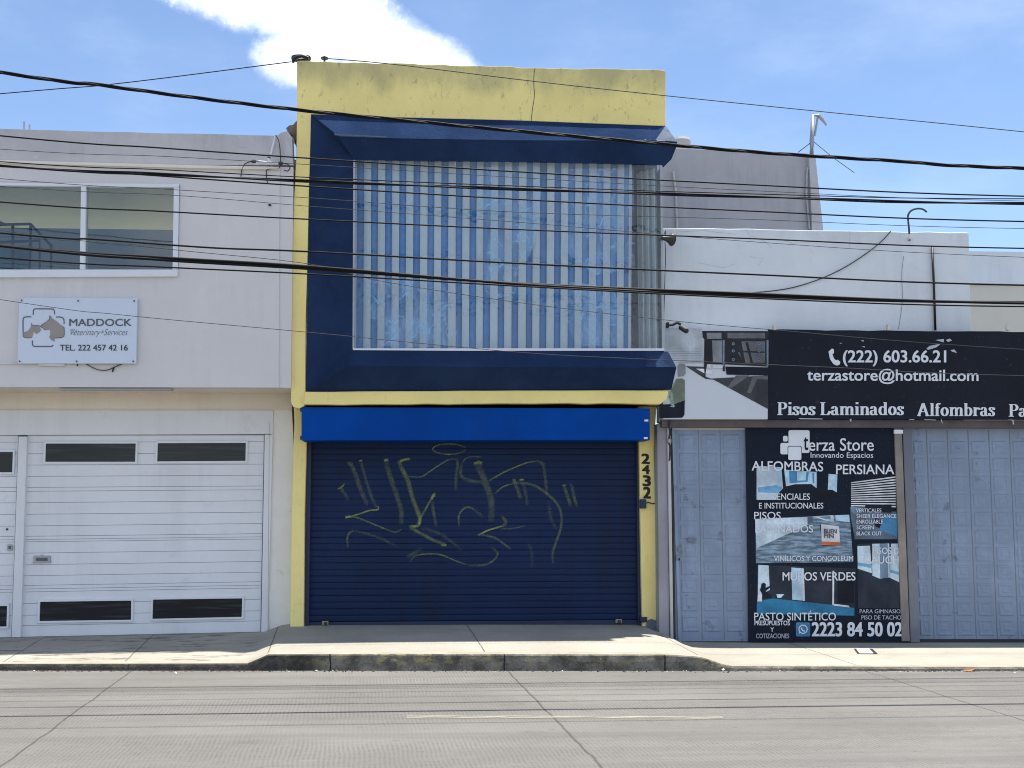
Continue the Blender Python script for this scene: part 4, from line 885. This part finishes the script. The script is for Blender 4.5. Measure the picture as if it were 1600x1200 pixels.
for p in ([(990, 98), (1010, 82), (1060, 72), (1080, 70), (1050, 92), (1000, 107)], [(1046, 45), (1100, 38), (1098, 60)], [(1112, 45), (1135, 36), (1150, 48), (1125, 58)], [(1140, 108), (1165, 104), (1182, 126), (1150, 118)], [(580, 48), (598, 46), (596, 56)], [(585, 86), (606, 84), (604, 92)], [(445, 64), (460, 63), (458, 70)], [(190, 533), (340, 536), (342, 541), (200, 540)], [(510, 541), (522, 536), (520, 556), (514, 554)], [(880, 539), (915, 541), (914, 545), (884, 543)], [(975, 541), (1050, 543), (1048, 547), (980, 545)], [(1085, 540), (1092, 566), (1088, 566), (1080, 544)], [(1500, 542), (1535, 544), (1538, 574), (1530, 572), (1528, 549)]):
    w = MB(); w.flat(P_(p), YB - .004, 'letterdim'); w.build('peeled_patch', bn, fix=False)
for x_ in (1211, 1389, 1576): w = MB(); w.pbox(x_ - 2, 506.5, x_ + 2, 516, YB - .01, YB + .05, 'cream'); w.build('mounting_tab', bn)
# poster on the door
YQ = YR2 - .045
ps = thing('shop_poster', at(1288, 1002, YQ), "tall dark shop poster listing ALFOMBRAS and PERSIANA, fixed between the grey doors", 'poster')
w = MB(); w.prism([(1165, 667.5), (1398, 668), (1400, 740), (1404, 860), (1410, 1001), (1290, 1001), (1170, 1003), (1168, 860)], YQ, YQ + .02, 'poster'); w.build('panel', ps)
def pic(name, items, label=None):
    w = MB()
    for k, (pp, m) in enumerate(items): w.flat(pp, YQ - .002 - .0007 * k, m)
    return w.build(name, ps, fix=False)
A4 = lambda v: [(1140 + a * .1875, 640 + b * .1875) for a, b in v]; A5 = lambda v: [(1140 + a * .1875, 800 + b * .1875) for a, b in v]
pic('carpet_picture', [(A4([(225, 470), (725, 520), (730, 655), (880, 640), (860, 760), (400, 755), (225, 755)]), 'p_dark'), (A4([(225, 468), (430, 480), (445, 655), (400, 700), (392, 752), (225, 752)]), 'p_white'), (A4([(235, 650), (420, 625), (440, 655), (400, 695), (235, 690)]), 'p_sky'), (A4([(395, 490), (428, 490), (440, 640), (400, 640)]), 'p_pale'), (A4([(455, 500), (725, 520), (725, 655), (680, 620), (545, 622), (470, 640)]), 'p_pale'), (A4([(495, 510), (660, 520), (650, 600), (500, 615)]), 'p_blue'), (A4([(560, 515), (640, 520), (635, 590), (565, 592)]), 'p_pale'), (A4([(690, 525), (705, 526), (705, 615), (692, 605)]), 'p_blue'), (A4([(825, 535), (898, 542), (893, 690), (855, 668), (818, 668)]), 'p_pale')])
pic('floor_picture', [(A4([(215, 910), (1000, 875), (1030, 1270), (220, 1280)]), 'p_wood'), (A4([(212, 912), (648, 895), (650, 960), (225, 1155)]), 'p_white'), (A4([(690, 890), (865, 880), (868, 935), (800, 925)]), 'p_white'), (A4([(730, 893), (840, 885), (842, 915), (800, 912)]), 'p_mid'), (A4([(880, 880), (995, 876), (1000, 938), (885, 925)]), 'p_pale'), (A4([(650, 897), (690, 895), (700, 940), (650, 955)]), 'p_steel')])
pic('promotion_card', [(A4([(752, 960), (765, 955), (925, 1130), (770, 1138)]), 'p_dark'), (A4([(762, 955), (912, 972), (922, 1130), (768, 1130)]), 'p_card'), (A4([(766, 1098), (920, 1105), (922, 1132), (768, 1130)]), 'p_orange')])
pic('lawn_picture', [(A5([(230, 440), (1050, 470), (1040, 862), (225, 830)]), 'p_grey'), (A5([(240, 440), (325, 446), (335, 650), (235, 700)]), 'p_white'), (A5([(515, 462), (612, 470), (625, 740), (522, 730)]), 'p_pale'), (A5([(605, 470), (618, 470), (628, 742), (612, 740)]), 'p_card'), (A5([(858, 490), (872, 490), (870, 780), (856, 778)]), 'p_card'), (A5([(900, 570), (1040, 575), (1040, 760), (900, 760)]), 'p_dark'), (A5([(228, 745), (360, 720), (860, 775), (1040, 800), (1040, 864), (225, 850)]), 'p_grass'), (A5([(235, 690), (270, 685), (270, 745), (232, 745)]), 'p_card'), (A5([(265, 600), (285, 588), (302, 600), (300, 632), (340, 615), (342, 625), (300, 660), (345, 690), (350, 715), (275, 720), (270, 680), (252, 650), (262, 625)]), 'p_dark'), (A5([(390, 685), (455, 684), (430, 715), (398, 715)]), 'p_white'), (A5([(870, 765), (990, 780), (1000, 795), (868, 780)]), 'p_card')])
sl_ = [(A4([(1010, 600), (1380, 545), (1395, 830), (1010, 820)]), 'p_dark')]
for k in range(12):
    a = 606 + k * 17.2; b = 556 + k * 22.5; q = A4([(1012, a), (1385, b), (1386, b + 11), (1012, a + 8)])
    sl_.append((q, 'p_card'))
sl_ += [(A4([(1130, 790), (1350, 790), (1350, 860), (1130, 850)]), 'p_dark')]
w = MB()
for k, (pp, m) in enumerate(sl_): w.flat(pp, YQ - .002 - .0004 * k, m)
w.build('blind_picture', ps, fix=False)
pic('office_picture', [(A4([(1005, 810), (1130, 805), (1130, 850), (1390, 850), (1398, 1080), (1045, 1080), (1010, 900)]), 'p_steel'), (A4([(1260, 900), (1395, 870), (1397, 1060), (1250, 1000)]), 'p_blue'), (A4([(1010, 800), (1125, 830), (1060, 880), (1015, 850)]), 'p_mid'), (A4([(1215, 900), (1270, 930), (1250, 990), (1210, 970)]), 'p_dark')])
pic('gym_picture', [(A5([(1062, 265), (1410, 262), (1418, 800), (1070, 800)]), 'p_grey'), (A5([(1065, 285), (1170, 280), (1185, 510), (1068, 472)]), 'p_white'), (A5([(1068, 420), (1190, 440), (1190, 470), (1068, 446)]), 'p_sky'), (A5([(1188, 265), (1330, 262), (1335, 545), (1250, 555), (1190, 530)]), 'p_white'), (A5([(1250, 263), (1318, 263), (1322, 548), (1255, 552)]), 'p_mid'), (A5([(1345, 264), (1408, 263), (1412, 585), (1335, 548)]), 'p_white'), (A5([(1340, 480), (1411, 500), (1411, 525), (1338, 505)]), 'p_sky')])
w = MB(); q1 = YQ - .0115
w.flat(rrect(1232, 672, 1265, 707.7, 3), q1, 'letter'); w.flat(rrect(1223.4, 681, 1230.7, 689.8, 2.2), q1, 'letter'); w.flat(rrect(1219.3, 692, 1235.3, 709.9, 3), q1 - .0006, 'letter')
w.flat(rrect(1230.6, 696.8, 1253, 719.7, 3), q1 - .0012, 'p_dark'); w.flat(rrect(1231.6, 697.8, 1252.1, 718.8, 2.6), q1 - .0018, 'letter')
write(w, 't', 1256.2, 683, 1262.4, 703.2, q1 - .0024, 'p_dark', bold=.03); w.build('logo', ps, fix=False)
w = MB(); q2 = YQ - .014
def pt(s, x0, y0, x1, y1, m='letter', b=.0, sk=0., clip=None):
    w = MB(); write(w, s, x0, y0, x1, y1, q2, m, bold=b, skew=sk, clip=clip); w.build('lettering', ps, fix=False)
pt('erza Store', 1263.8, 684.8, 1365, 704.3, b=.015); pt('Innovando Espacios', 1266.6, 706.8, 1364.3, 718, b=.0)
pt('ALFOMBRAS', 1174.7, 720.3, 1286, 735.2, b=.02, sk=1.4); pt('PERSIANA', 1306.5, 725.8, 1397, 741, b=.02)
pt('RESIDENCIALES', 1184, 771, 1265.3, 781, b=.012); pt('E INSTITUCIONALES', 1186, 785.6, 1286.3, 794.6, b=.012)
pt('PISOS', 1178.4, 799.8, 1219.8, 811.2, b=.012); pt('LAMINADOS', 1180.3, 820.5, 1270.3, 832, b=.012); pt('VINÍLICOS Y CONGOLEUM', 1209.4, 866.5, 1333, 877, b=.005, sk=-.4)
pt('MUROS VERDES', 1223, 894, 1336.5, 907, b=.02); pt('PASTO SINTÉTICO', 1178.4, 954, 1306, 969.5, b=.012)
pt('PRESUPUESTOS', 1179, 969.8, 1234, 977, b=.03); pt('Y', 1204, 980.5, 1209, 987, b=.03); pt('COTIZACIONES', 1181.5, 990, 1233, 997.3, 'letterdim', b=.02)
pt('2223 84 50 02', 1269, 972.5, 1409.5, 994, b=.05)
for s, x0, y0, x1 in (('VERTICALES', 1337.5, 794.5, 1377), ('SHEER ELEGANCE', 1338.5, 803.3, 1400.5), ('ENROLLABLE', 1338.5, 812, 1379.5), ('SCREEN', 1338.5, 821, 1365), ('BLACK OUT', 1338.5, 830.5, 1377.5)): pt(s, x0, y0, x1, y0 + 6, b=.01)
pt('PISOS D', 1363.5, 855.5, 1405, 865.3, b=.012); pt('CAUCH', 1350.5, 869, 1404, 880.5, b=.012); pt('PARA GIMNASIO', 1343.3, 952, 1407, 958.2, 'letterdim', b=.008); pt('PISO DE TACHO', 1346, 961.5, 1408, 968, 'letterdim', b=.008)
pt('BUEN', 1287.8, 826.3, 1307.3, 833.2, 'ink', b=.03, sk=.6); pt('FIN', 1288, 833.8, 1302.5, 840.3, 'ink', b=.03, sk=.4)
w = MB(); w.flat(rrect(1243.5, 972.5, 1266, 994.5, 2.5), YQ - .012, 'icon'); w.stroke(arc(1254.8, 983.2, 6.4, 6.4, 0, 360, 20), 1.5, YQ - .0135, 'letter'); w.flat([(1248.3, 989.9), (1249.2, 985.8), (1252, 988.8)], YQ - .0138, 'letter'); w.stroke(smooth_path([(1252.3, 980.5), (1253, 983.5), (1255, 985.6), (1257.8, 986)], 4), 1.8, YQ - .0142, 'letter'); w.build('chat_icon', ps, fix=False)
# neighbours behind the shop
nb = thing('rear_block', (at(1160, 358, 19).x, 19, 2.5), "tall unpainted grey concrete block rising behind the pale shop wall", 'building')
w = MB(); w.prism(wob([(1000, 231.5), (1070, 233), (1160, 236), (1262, 240)], 30, .5) + [(1266, 242), (1268, 300), (1271, 420), (1000, 420)], 19, 24, 'greyblock'); w.build('wall', nb)
w = MB(); w.prism([(1264, 240), (1274, 243), (1287, 365), (1288, 420), (1271, 420), (1267, 300)], 18.9, 19.6, 'palecem'); w.build('buttress', nb)
w = MB(); w.tube([at(1052, 268, 18.97), at(1056, 300, 18.97), at(1058, 358, 18.97)], .02, 'palecem'); w.build('downpipe', nb); w = MB(); w.tube([at(1262, 262, 18.96), at(1260, 300, 18.96), at(1265, 358, 18.96)], .018, 'palecem'); w.build('downpipe', nb)
fb = thing('rear_house', (at(1560, 515, 18).x, 18, 2), "low grey house with a cream lower storey at the far right behind the shop", 'building')
w = MB(); w.prism([(1480, 392), (1900, 397), (1900, 446), (1480, 445)], 18, 22, 'shopw'); w.build('parapet', fb)
w = MB(); w.prism([(1480, 445), (1900, 446), (1900, 560), (1480, 560)], 18.03, 22, 'cream'); w.build('wall', fb)
w = MB(); c0 = at(1060, 228, 21)
for k in range(2):
    pass
ring = [(c0 + Vector((.21 * 0, 0, 0))) for _ in range(1)]
cxt = at(1063, 220, 21); zA, zB = at(1063, 236, 21).z, at(1063, 216, 21).z
w.tube([(cxt.x, 21, zA), (cxt.x, 21, zA + (zB - zA) * .75), (cxt.x, 21, zA + (zB - zA) * .93), (cxt.x, 21, zB)], [.19, .19, .17, .08], 'tank', 16)
tag(w.build('water_tank', smooth=False), "small grey roof tank peeking out behind the navy hood corner", 'tank')
an = thing('antenna_mast', at(1268, 242, 19.0), "slim grey mast with a bent arm rising from the grey block", 'antenna')
w = MB(); w.ptube([(1268, 246), (1268.5, 222), (1270, 180)], 18.95, [.045, .04, .03], 'steel', 8); w.build('pole', an, smooth=True)
w = MB(); w.ptube([(1269.5, 180), (1279, 180), (1284, 186), (1291.5, 196)], 18.95, [.02, .03, .03, .015], 'steel', 8); w.ptube([(1278, 181), (1273, 212)], 18.95, .018, 'steel', 6); w.build('arm', an)
w = MB(); w.ptube([(1268, 222), (1247, 238)], 18.95, .007, 'cable_grey', 5); w.ptube([(1272, 222), (1300, 245), (1335, 270)], 18.95, .006, 'cable_grey', 5); w.build('guy_wire', an)
hk = MB(); hk.ptube(smooth_path([(1421, 376), (1420.5, 360), (1419, 345), (1419, 336), (1424, 329), (1433, 326), (1442, 327), (1448, 331.5)]), YR2 - .04, .013, 'cable_grey', 8); hk.ptube([(1421.5, 366), (1422.5, 374)], YR2 - .045, .028, 'alu', 8); tag(hk.build('hooked_pipe', smooth=True), "thin hook-shaped conduit standing on the pale shop parapet", 'pipe')
w = MB(); w.ptube([(1456.5, 386), (1459, 440), (1461.5, 516)], YR2 - .035, .016, 'black', 8); tag(w.build('black_pipe', smooth=True), "straight black vertical pipe down the pale shop wall", 'pipe')
w = MB(); w.ptube(smooth_path([(1392, 361), (1374, 380), (1345, 402), (1310, 423), (1270, 440), (1225, 452), (1160, 459)]), YR2 - .02, .0075, 'cable_grey', 6); tag(w.build('drooping_cable', smooth=True), "grey cable drooping in a curve across the pale shop wall", 'cable')
w = MB(); w.ptube(smooth_path([(1412, 400), (1409, 430), (1410, 470), (1404, 514)]), YR2 - .006, .002, 'cable_grey', 5); tag(w.build('thin_wall_wire', smooth=True), "hairline grey wire hanging down the pale shop wall beside the black pipe", 'wire')
# horn and camera
hn = thing('horn_speaker', at(1040, 372, 14.85), "small black horn mounted beside the right edge of the bay window", 'speaker')
a, b = at(1033, 371.5, 14.7), at(1050, 374, 14.78)
w = MB(); w.tube([a, a + (b - a) * .25, a + (b - a) * .55, a + (b - a) * .85, b], [.018, .026, .04, .062, .085], 'horn', 14); w.build('horn', hn, smooth=True)
w = MB(); w.ptube([(1036, 370), (1040, 360.5), (1040, 368)], 14.75, .006, 'horn', 6); w.ptube(smooth_path([(1039, 378), (1040, 400), (1039, 430), (1038, 470), (1037, 500)]), 14.82, .005, 'horn', 5); w.build('cable', hn)
scm = thing('security_camera', at(1045, 510, 14.8), "black bullet security camera on an arm above the banner's left end", 'camera')
w = MB(); w.pbox(1041.5, 503.5, 1045.5, 511.5, 14.84, 14.9, 'black'); w.ptube(smooth_path([(1045, 508), (1052, 507), (1058, 504.5), (1064, 507)]), 14.82, .017, 'black', 8); w.build('bracket', scm, smooth=False)
w = MB(); a, b = at(1063, 511, 14.82), at(1073, 517.5, 14.72); w.tube([a, a + (b - a) * .05, a + (b - a) * .95, b], [.02, .034, .034, .028], 'black', 12); bo = w.build('body', scm)
w = MB(); w.tube([b, b + (b - a) * .06], [.026, .026], 'darkpane', 12); w.build('lens', bo)
# ================================================================== STREET DETAILS
# roof-corner cable coil, insulator
w = MB(); c = at(470, 94, YU + .1); pts = []
for k in range(73):
    q = k / 72 * math.pi * 6; pts.append(c + Vector((.105 * math.cos(q), .08 * math.sin(q), .05 * math.sin(q * .5 + 1) * .2 + .004 * k / 72 - .0)))
c0 = Vector((c.x, c.y, c.z + .02)); w.tube([Vector((p.x, YU + .13 + (p.y - c.y), p.z + .035)) for p in pts], .02, 'black', 7)
w.ptube(smooth_path([(459.5, 97), (458, 95), (460, 91), (466, 88.5), (474, 88), (482, 91)]), YU - .03, .022, 'black', 8)
tag(w.build('cable_coil', smooth=True), "black cable coil on the top left corner of the yellow parapet", 'cable')
w = MB(); p = at(507, 96, YU + .1); z1 = at(507, 88, YU + .1).z
w.tube([(p.x, p.y, p.z - .02), (p.x, p.y, p.z + (z1 - p.z) * .4), (p.x, p.y, p.z + (z1 - p.z) * .45), (p.x, p.y, p.z + (z1 - p.z) * .75), (p.x, p.y, p.z + (z1 - p.z) * .8), (p.x, p.y, z1)], [.012, .014, .045, .045, .018, .014], 'dark', 10)
tag(w.build('insulator'), "small dark insulator standing on the yellow parapet near its left end", 'insulator')
# overhead lines
def hang(px_pts, Y, r, n=14, m='cable'):
    pp = smooth_path(px_pts, n); return [at(x, y, Y) for x, y in pp]
def ext(p):
    (xa, ya), (xb, yb) = p[0], p[1]; (xc, yc), (xd, yd) = p[-2], p[-1]
    L0 = (xa - 900, ya - (yb - ya) / (xb - xa) * 900 - 25) if xa <= 0 else None
    R0 = (xd + 900, yd + (yd - yc) / (xd - xc) * 900 - 25) if xd >= 1600 else None
    return ([L0] if L0 else []) + list(p) + ([R0] if R0 else [])
WG = 'overhead wires strung along the street'
def wire(p, Y, r, label, m='cable', group=WG, name='overhead_wire'):
    r *= .82; w = MB(); w.tube(hang(ext(p), Y, r), r, m, 7); return tag(w.build(name, smooth=True), label, 'wire', group)
# twisted service cable
def twisted(p, Y, r, label, strands=3, pitch=1.5, rad=.0115, name='overhead_cable'):
    base = hang(ext(p), Y, r, 40); w = MB(); s = 0; d = []
    for i, q in enumerate(base):
        if i: s += (q - base[i - 1]).length
        d.append(s)
    fine = []
    total = d[-1]; nseg = int(total / .07); j = 0
    for k in range(nseg + 1):
        t = total * k / nseg
        while j < len(d) - 2 and d[j + 1] < t: j += 1
        f = (t - d[j]) / max(1e-6, d[j + 1] - d[j]); fine.append((base[j].lerp(base[j + 1], f), t))
    for a in range(strands):
        ph = a * 2 * math.pi / strands
        w.tube([q + Vector((0, rad * math.cos(2 * math.pi * t / pitch + ph), rad * math.sin(2 * math.pi * t / pitch + ph))) for q, t in fine], r, 'cable', 6)
    return tag(w.build(name, smooth=True), label, 'cable', WG)
twisted([(0, 113), (150, 132), (300, 152), (460, 171), (620, 187), (800, 204), (1000, 222), (1200, 239), (1400, 251.5), (1600, 263)], 12.8, .0105, "topmost thick twisted cable crossing the foot of the yellow parapet")
wire([(0, 212), (250, 231), (480, 247), (820, 269), (1180, 289), (1600, 306.5)], 12.5, .010, "black wire crossing just under the navy hood, first below the twisted cable")
twisted([(0, 259), (250, 272), (480, 283), (820, 296), (1180, 307.5), (1600, 318)], 11.55, .0085, "lashed double cable crossing the top quarter of the bay window", 2, 3.6, .0085)
wire([(0, 252.5), (250, 265), (480, 277), (820, 291), (1180, 303), (1600, 310.5)], 11.55, .0065, "thin black wire hugging the top of the lashed double cable")
wire([(0, 259), (180, 270), (480, 291), (820, 312), (1180, 330), (1600, 346)], 11.9, .0095, "black wire diverging just under the lashed double cable")
wire([(0, 315.5), (250, 330), (480, 342.5), (820, 359), (1180, 373), (1600, 388)], 12.2, .0095, "black wire crossing the bay window a third of the way down")
wire([(0, 364), (150, 374), (330, 387), (480, 393), (820, 412), (1180, 429), (1600, 445.5)], 10.4, .010, "black wire crossing the middle of the bay window above the thickest cable")
twisted([(0, 384), (250, 404), (480, 418), (820, 444), (1180, 461), (1600, 473)], 11.0, .0135, "thickest black cable crossing the bay window below its middle", 2, 9.0, .0115)
wire([(0, 402.5), (250, 417), (480, 428), (820, 447.5), (1180, 466), (1600, 479)], 10.97, .009, "black wire running along the underside of the thickest cable")
wire([(0, 468), (190, 492), (480, 519), (805, 550), (1005, 561), (1300, 574), (1600, 587)], 12.4, .0042, "faint thin wire slanting past the clinic sign and the bay sill", 'cable_grey')
wire([(0, 360), (270, 390), (480, 412), (600, 440), (820, 474), (1040, 500), (1205, 515), (1600, 546)], 12.5, .0042, "faint thin wire falling across the lower bay window to the banner's peeled patch", 'cable_grey')
wire([(0, 279), (250, 295), (480, 309), (800, 331), (1180, 343), (1600, 357)], 12.5, .0042, "faint thin wire crossing the bay window just under the fourth black wire", 'cable_grey')
wire([(0, 291), (270, 305), (480, 322), (820, 348), (1180, 378), (1600, 402)], 12.6, .0040, "faint thin wire crossing the clinic window's top edge and the pale shop parapet", 'cable_grey')
wire([(0, 233), (250, 244), (480, 257), (820, 278), (1180, 298), (1600, 314)], 12.6, .0040, "faint thin wire crossing the clinic parapet's stained band", 'cable_grey')
w = MB(); w.tube(hang([(-900, 226), (0, 146.5), (180, 131), (455, 96.5)], YU - .02, .005), .0062, 'cable', 6); tag(w.build('overhead_wire', smooth=True), "thin wire climbing across the sky to the coil on the yellow parapet", 'wire', WG)
w = MB(); w.tube(hang([(507, 91), (620, 101), (830, 126.5), (1040, 149.5), (1300, 176), (1600, 206), (2500, 300)], 14.6, .005), .0058, 'cable_grey', 6); tag(w.build('overhead_wire', smooth=True), "highest thin grey wire running right from the parapet insulator across the sky", 'wire', WG)
# hairline cracks in the plaster
def crack(parent, pts, Y, wd=.7, m='postgrey'):
    p = []
    for (x0, y0), (x1, y1) in zip(pts[:-1], pts[1:]):
        n = max(2, int(math.hypot(x1 - x0, y1 - y0) / 6))
        for k in range(n): t = k / n; p.append((x0 + (x1 - x0) * t + random.uniform(-1, 1), y0 + (y1 - y0) * t + random.uniform(-1, 1)))
    w = MB(); w.stroke(p + [pts[-1]], wd, Y - .002, m); w.build('plaster_crack', parent, fix=False)
MAT['hair'] = plain('hairline_crack', (.42, .44, .47), .9)  # grey of the plaster cracks themselves
for p in ([(1165, 359), (1172, 368), (1196, 377), (1206, 388)], [(1060, 362), (1100, 360), (1150, 366)], [(1328, 361), (1327, 385)], [(1170, 400), (1192, 404), (1185, 415)], [(1090, 410), (1130, 418), (1150, 412)], [(1210, 372), (1240, 380), (1300, 376)]): crack(fs, p, YR2, .45, 'hair')
for p in ([(362, 215), (365, 225), (375, 231), (388, 231)], [(449, 214), (457, 232), (456, 250)]): crack(cl, p, YL, .5, 'hair')
# grit and rubbish swept against the kerb
w = MB(); rd = random.Random(5)
for k in range(900):
    X = rd.uniform(-6.5, 9.5); dd = abs(rd.gauss(0, .05)); y = kerbY(X) - .008 - dd; sz = rd.uniform(.004, .016) * (1.4 if rd.random() < .1 else 1); a = rd.uniform(0, 6.3)
    m = rd.choices(['dark', 'kerb', 'earth', 'litter', 'leaf'], [5, 4, 2, .5, .6])[0]; h = sz * rd.uniform(.4, 1.1)
    vs = [(X + sz * math.cos(a + t) * rd.uniform(.6, 1.5), y + sz * .7 * math.sin(a + t), .001) for t in (0, 2.1, 4.2)] + [(X, y, h)]
    w.raw(vs, [[0, 1, 3], [1, 2, 3], [2, 0, 3]], m)
o = w.build('kerb_grit', fix=False); o['kind'] = 'stuff'
# utility cover and litter
w = MB(); q = [(1338, 1014.5), (1358, 1014.5), (1365, 1021.5), (1343, 1021.5)]
def onwalk(px, py, dz):
    z = .04
    for _ in range(4): p = gr(px, py, z); z = ground_z(p.x, p.y)
    p = gr(px, py, z); return Vector((p.x, p.y, z + dz))
a = [onwalk(*p, .006) for p in q]; b = [onwalk(p[0] + d[0], p[1] + d[1], .003) for p, d in zip(q, ((-4, -.5), (5, -.7), (7, .8), (-3, .5)))]
w.face(b, 'dark'); w.face(a, 'litter'); tag(w.build('utility_cover', fix=False), "small pale utility cover set in the pavement before the grey doors", 'cover')
LT = [(985, 1045.5, 3), (1130, 1048, 2.5), (1150, 1046, 3), (890, 1046.5, 3), (275, 1053, 2), (840, 1047, 2), (1068, 1047.5, 2)]
LB = ["crumpled white litter scrap against the middle of the raised kerb", "white litter scrap where the raised kerb slopes down on the right", "white litter scrap by the low kerb near the grey folding door", "white litter scrap at the kerb in front of the roller shutter", "tiny white litter scrap on the road before the garage", "small white scrap at the kerb just right of the kerb crack", "white scrap at the kerb below the yellow pillar"]
for (x, y, s), lb in zip(LT, LB):
    p = gr(x, y, .0); w = MB(); k = s / 150 * 1.3
    vs = [(p.x + k * math.cos(t) * random.uniform(.6, 1.2), p.y - .02 + k * .6 * math.sin(t) * random.uniform(.6, 1.2), .004 + random.uniform(0, .012)) for t in [i * math.pi / 3 for i in range(6)]]
    w.raw(vs + [(p.x, p.y - .02, .03)], [[i, (i + 1) % 6, 6] for i in range(6)], 'litter'); tag(w.build('litter_scrap', fix=False), lb, 'litter', 'litter along the kerb')
p = gr(1515, 1049.5, 0); w = MB(); w.raw([(p.x - .08, p.y, .01), (p.x - .02, p.y + .02, .05), (p.x + .06, p.y, .03), (p.x, p.y - .03, .008)], [[0, 1, 2, 3]], 'leaf'); tag(w.build('dry_leaf', fix=False), "brown dry leaf at the low kerb right of the steel post", 'leaf')
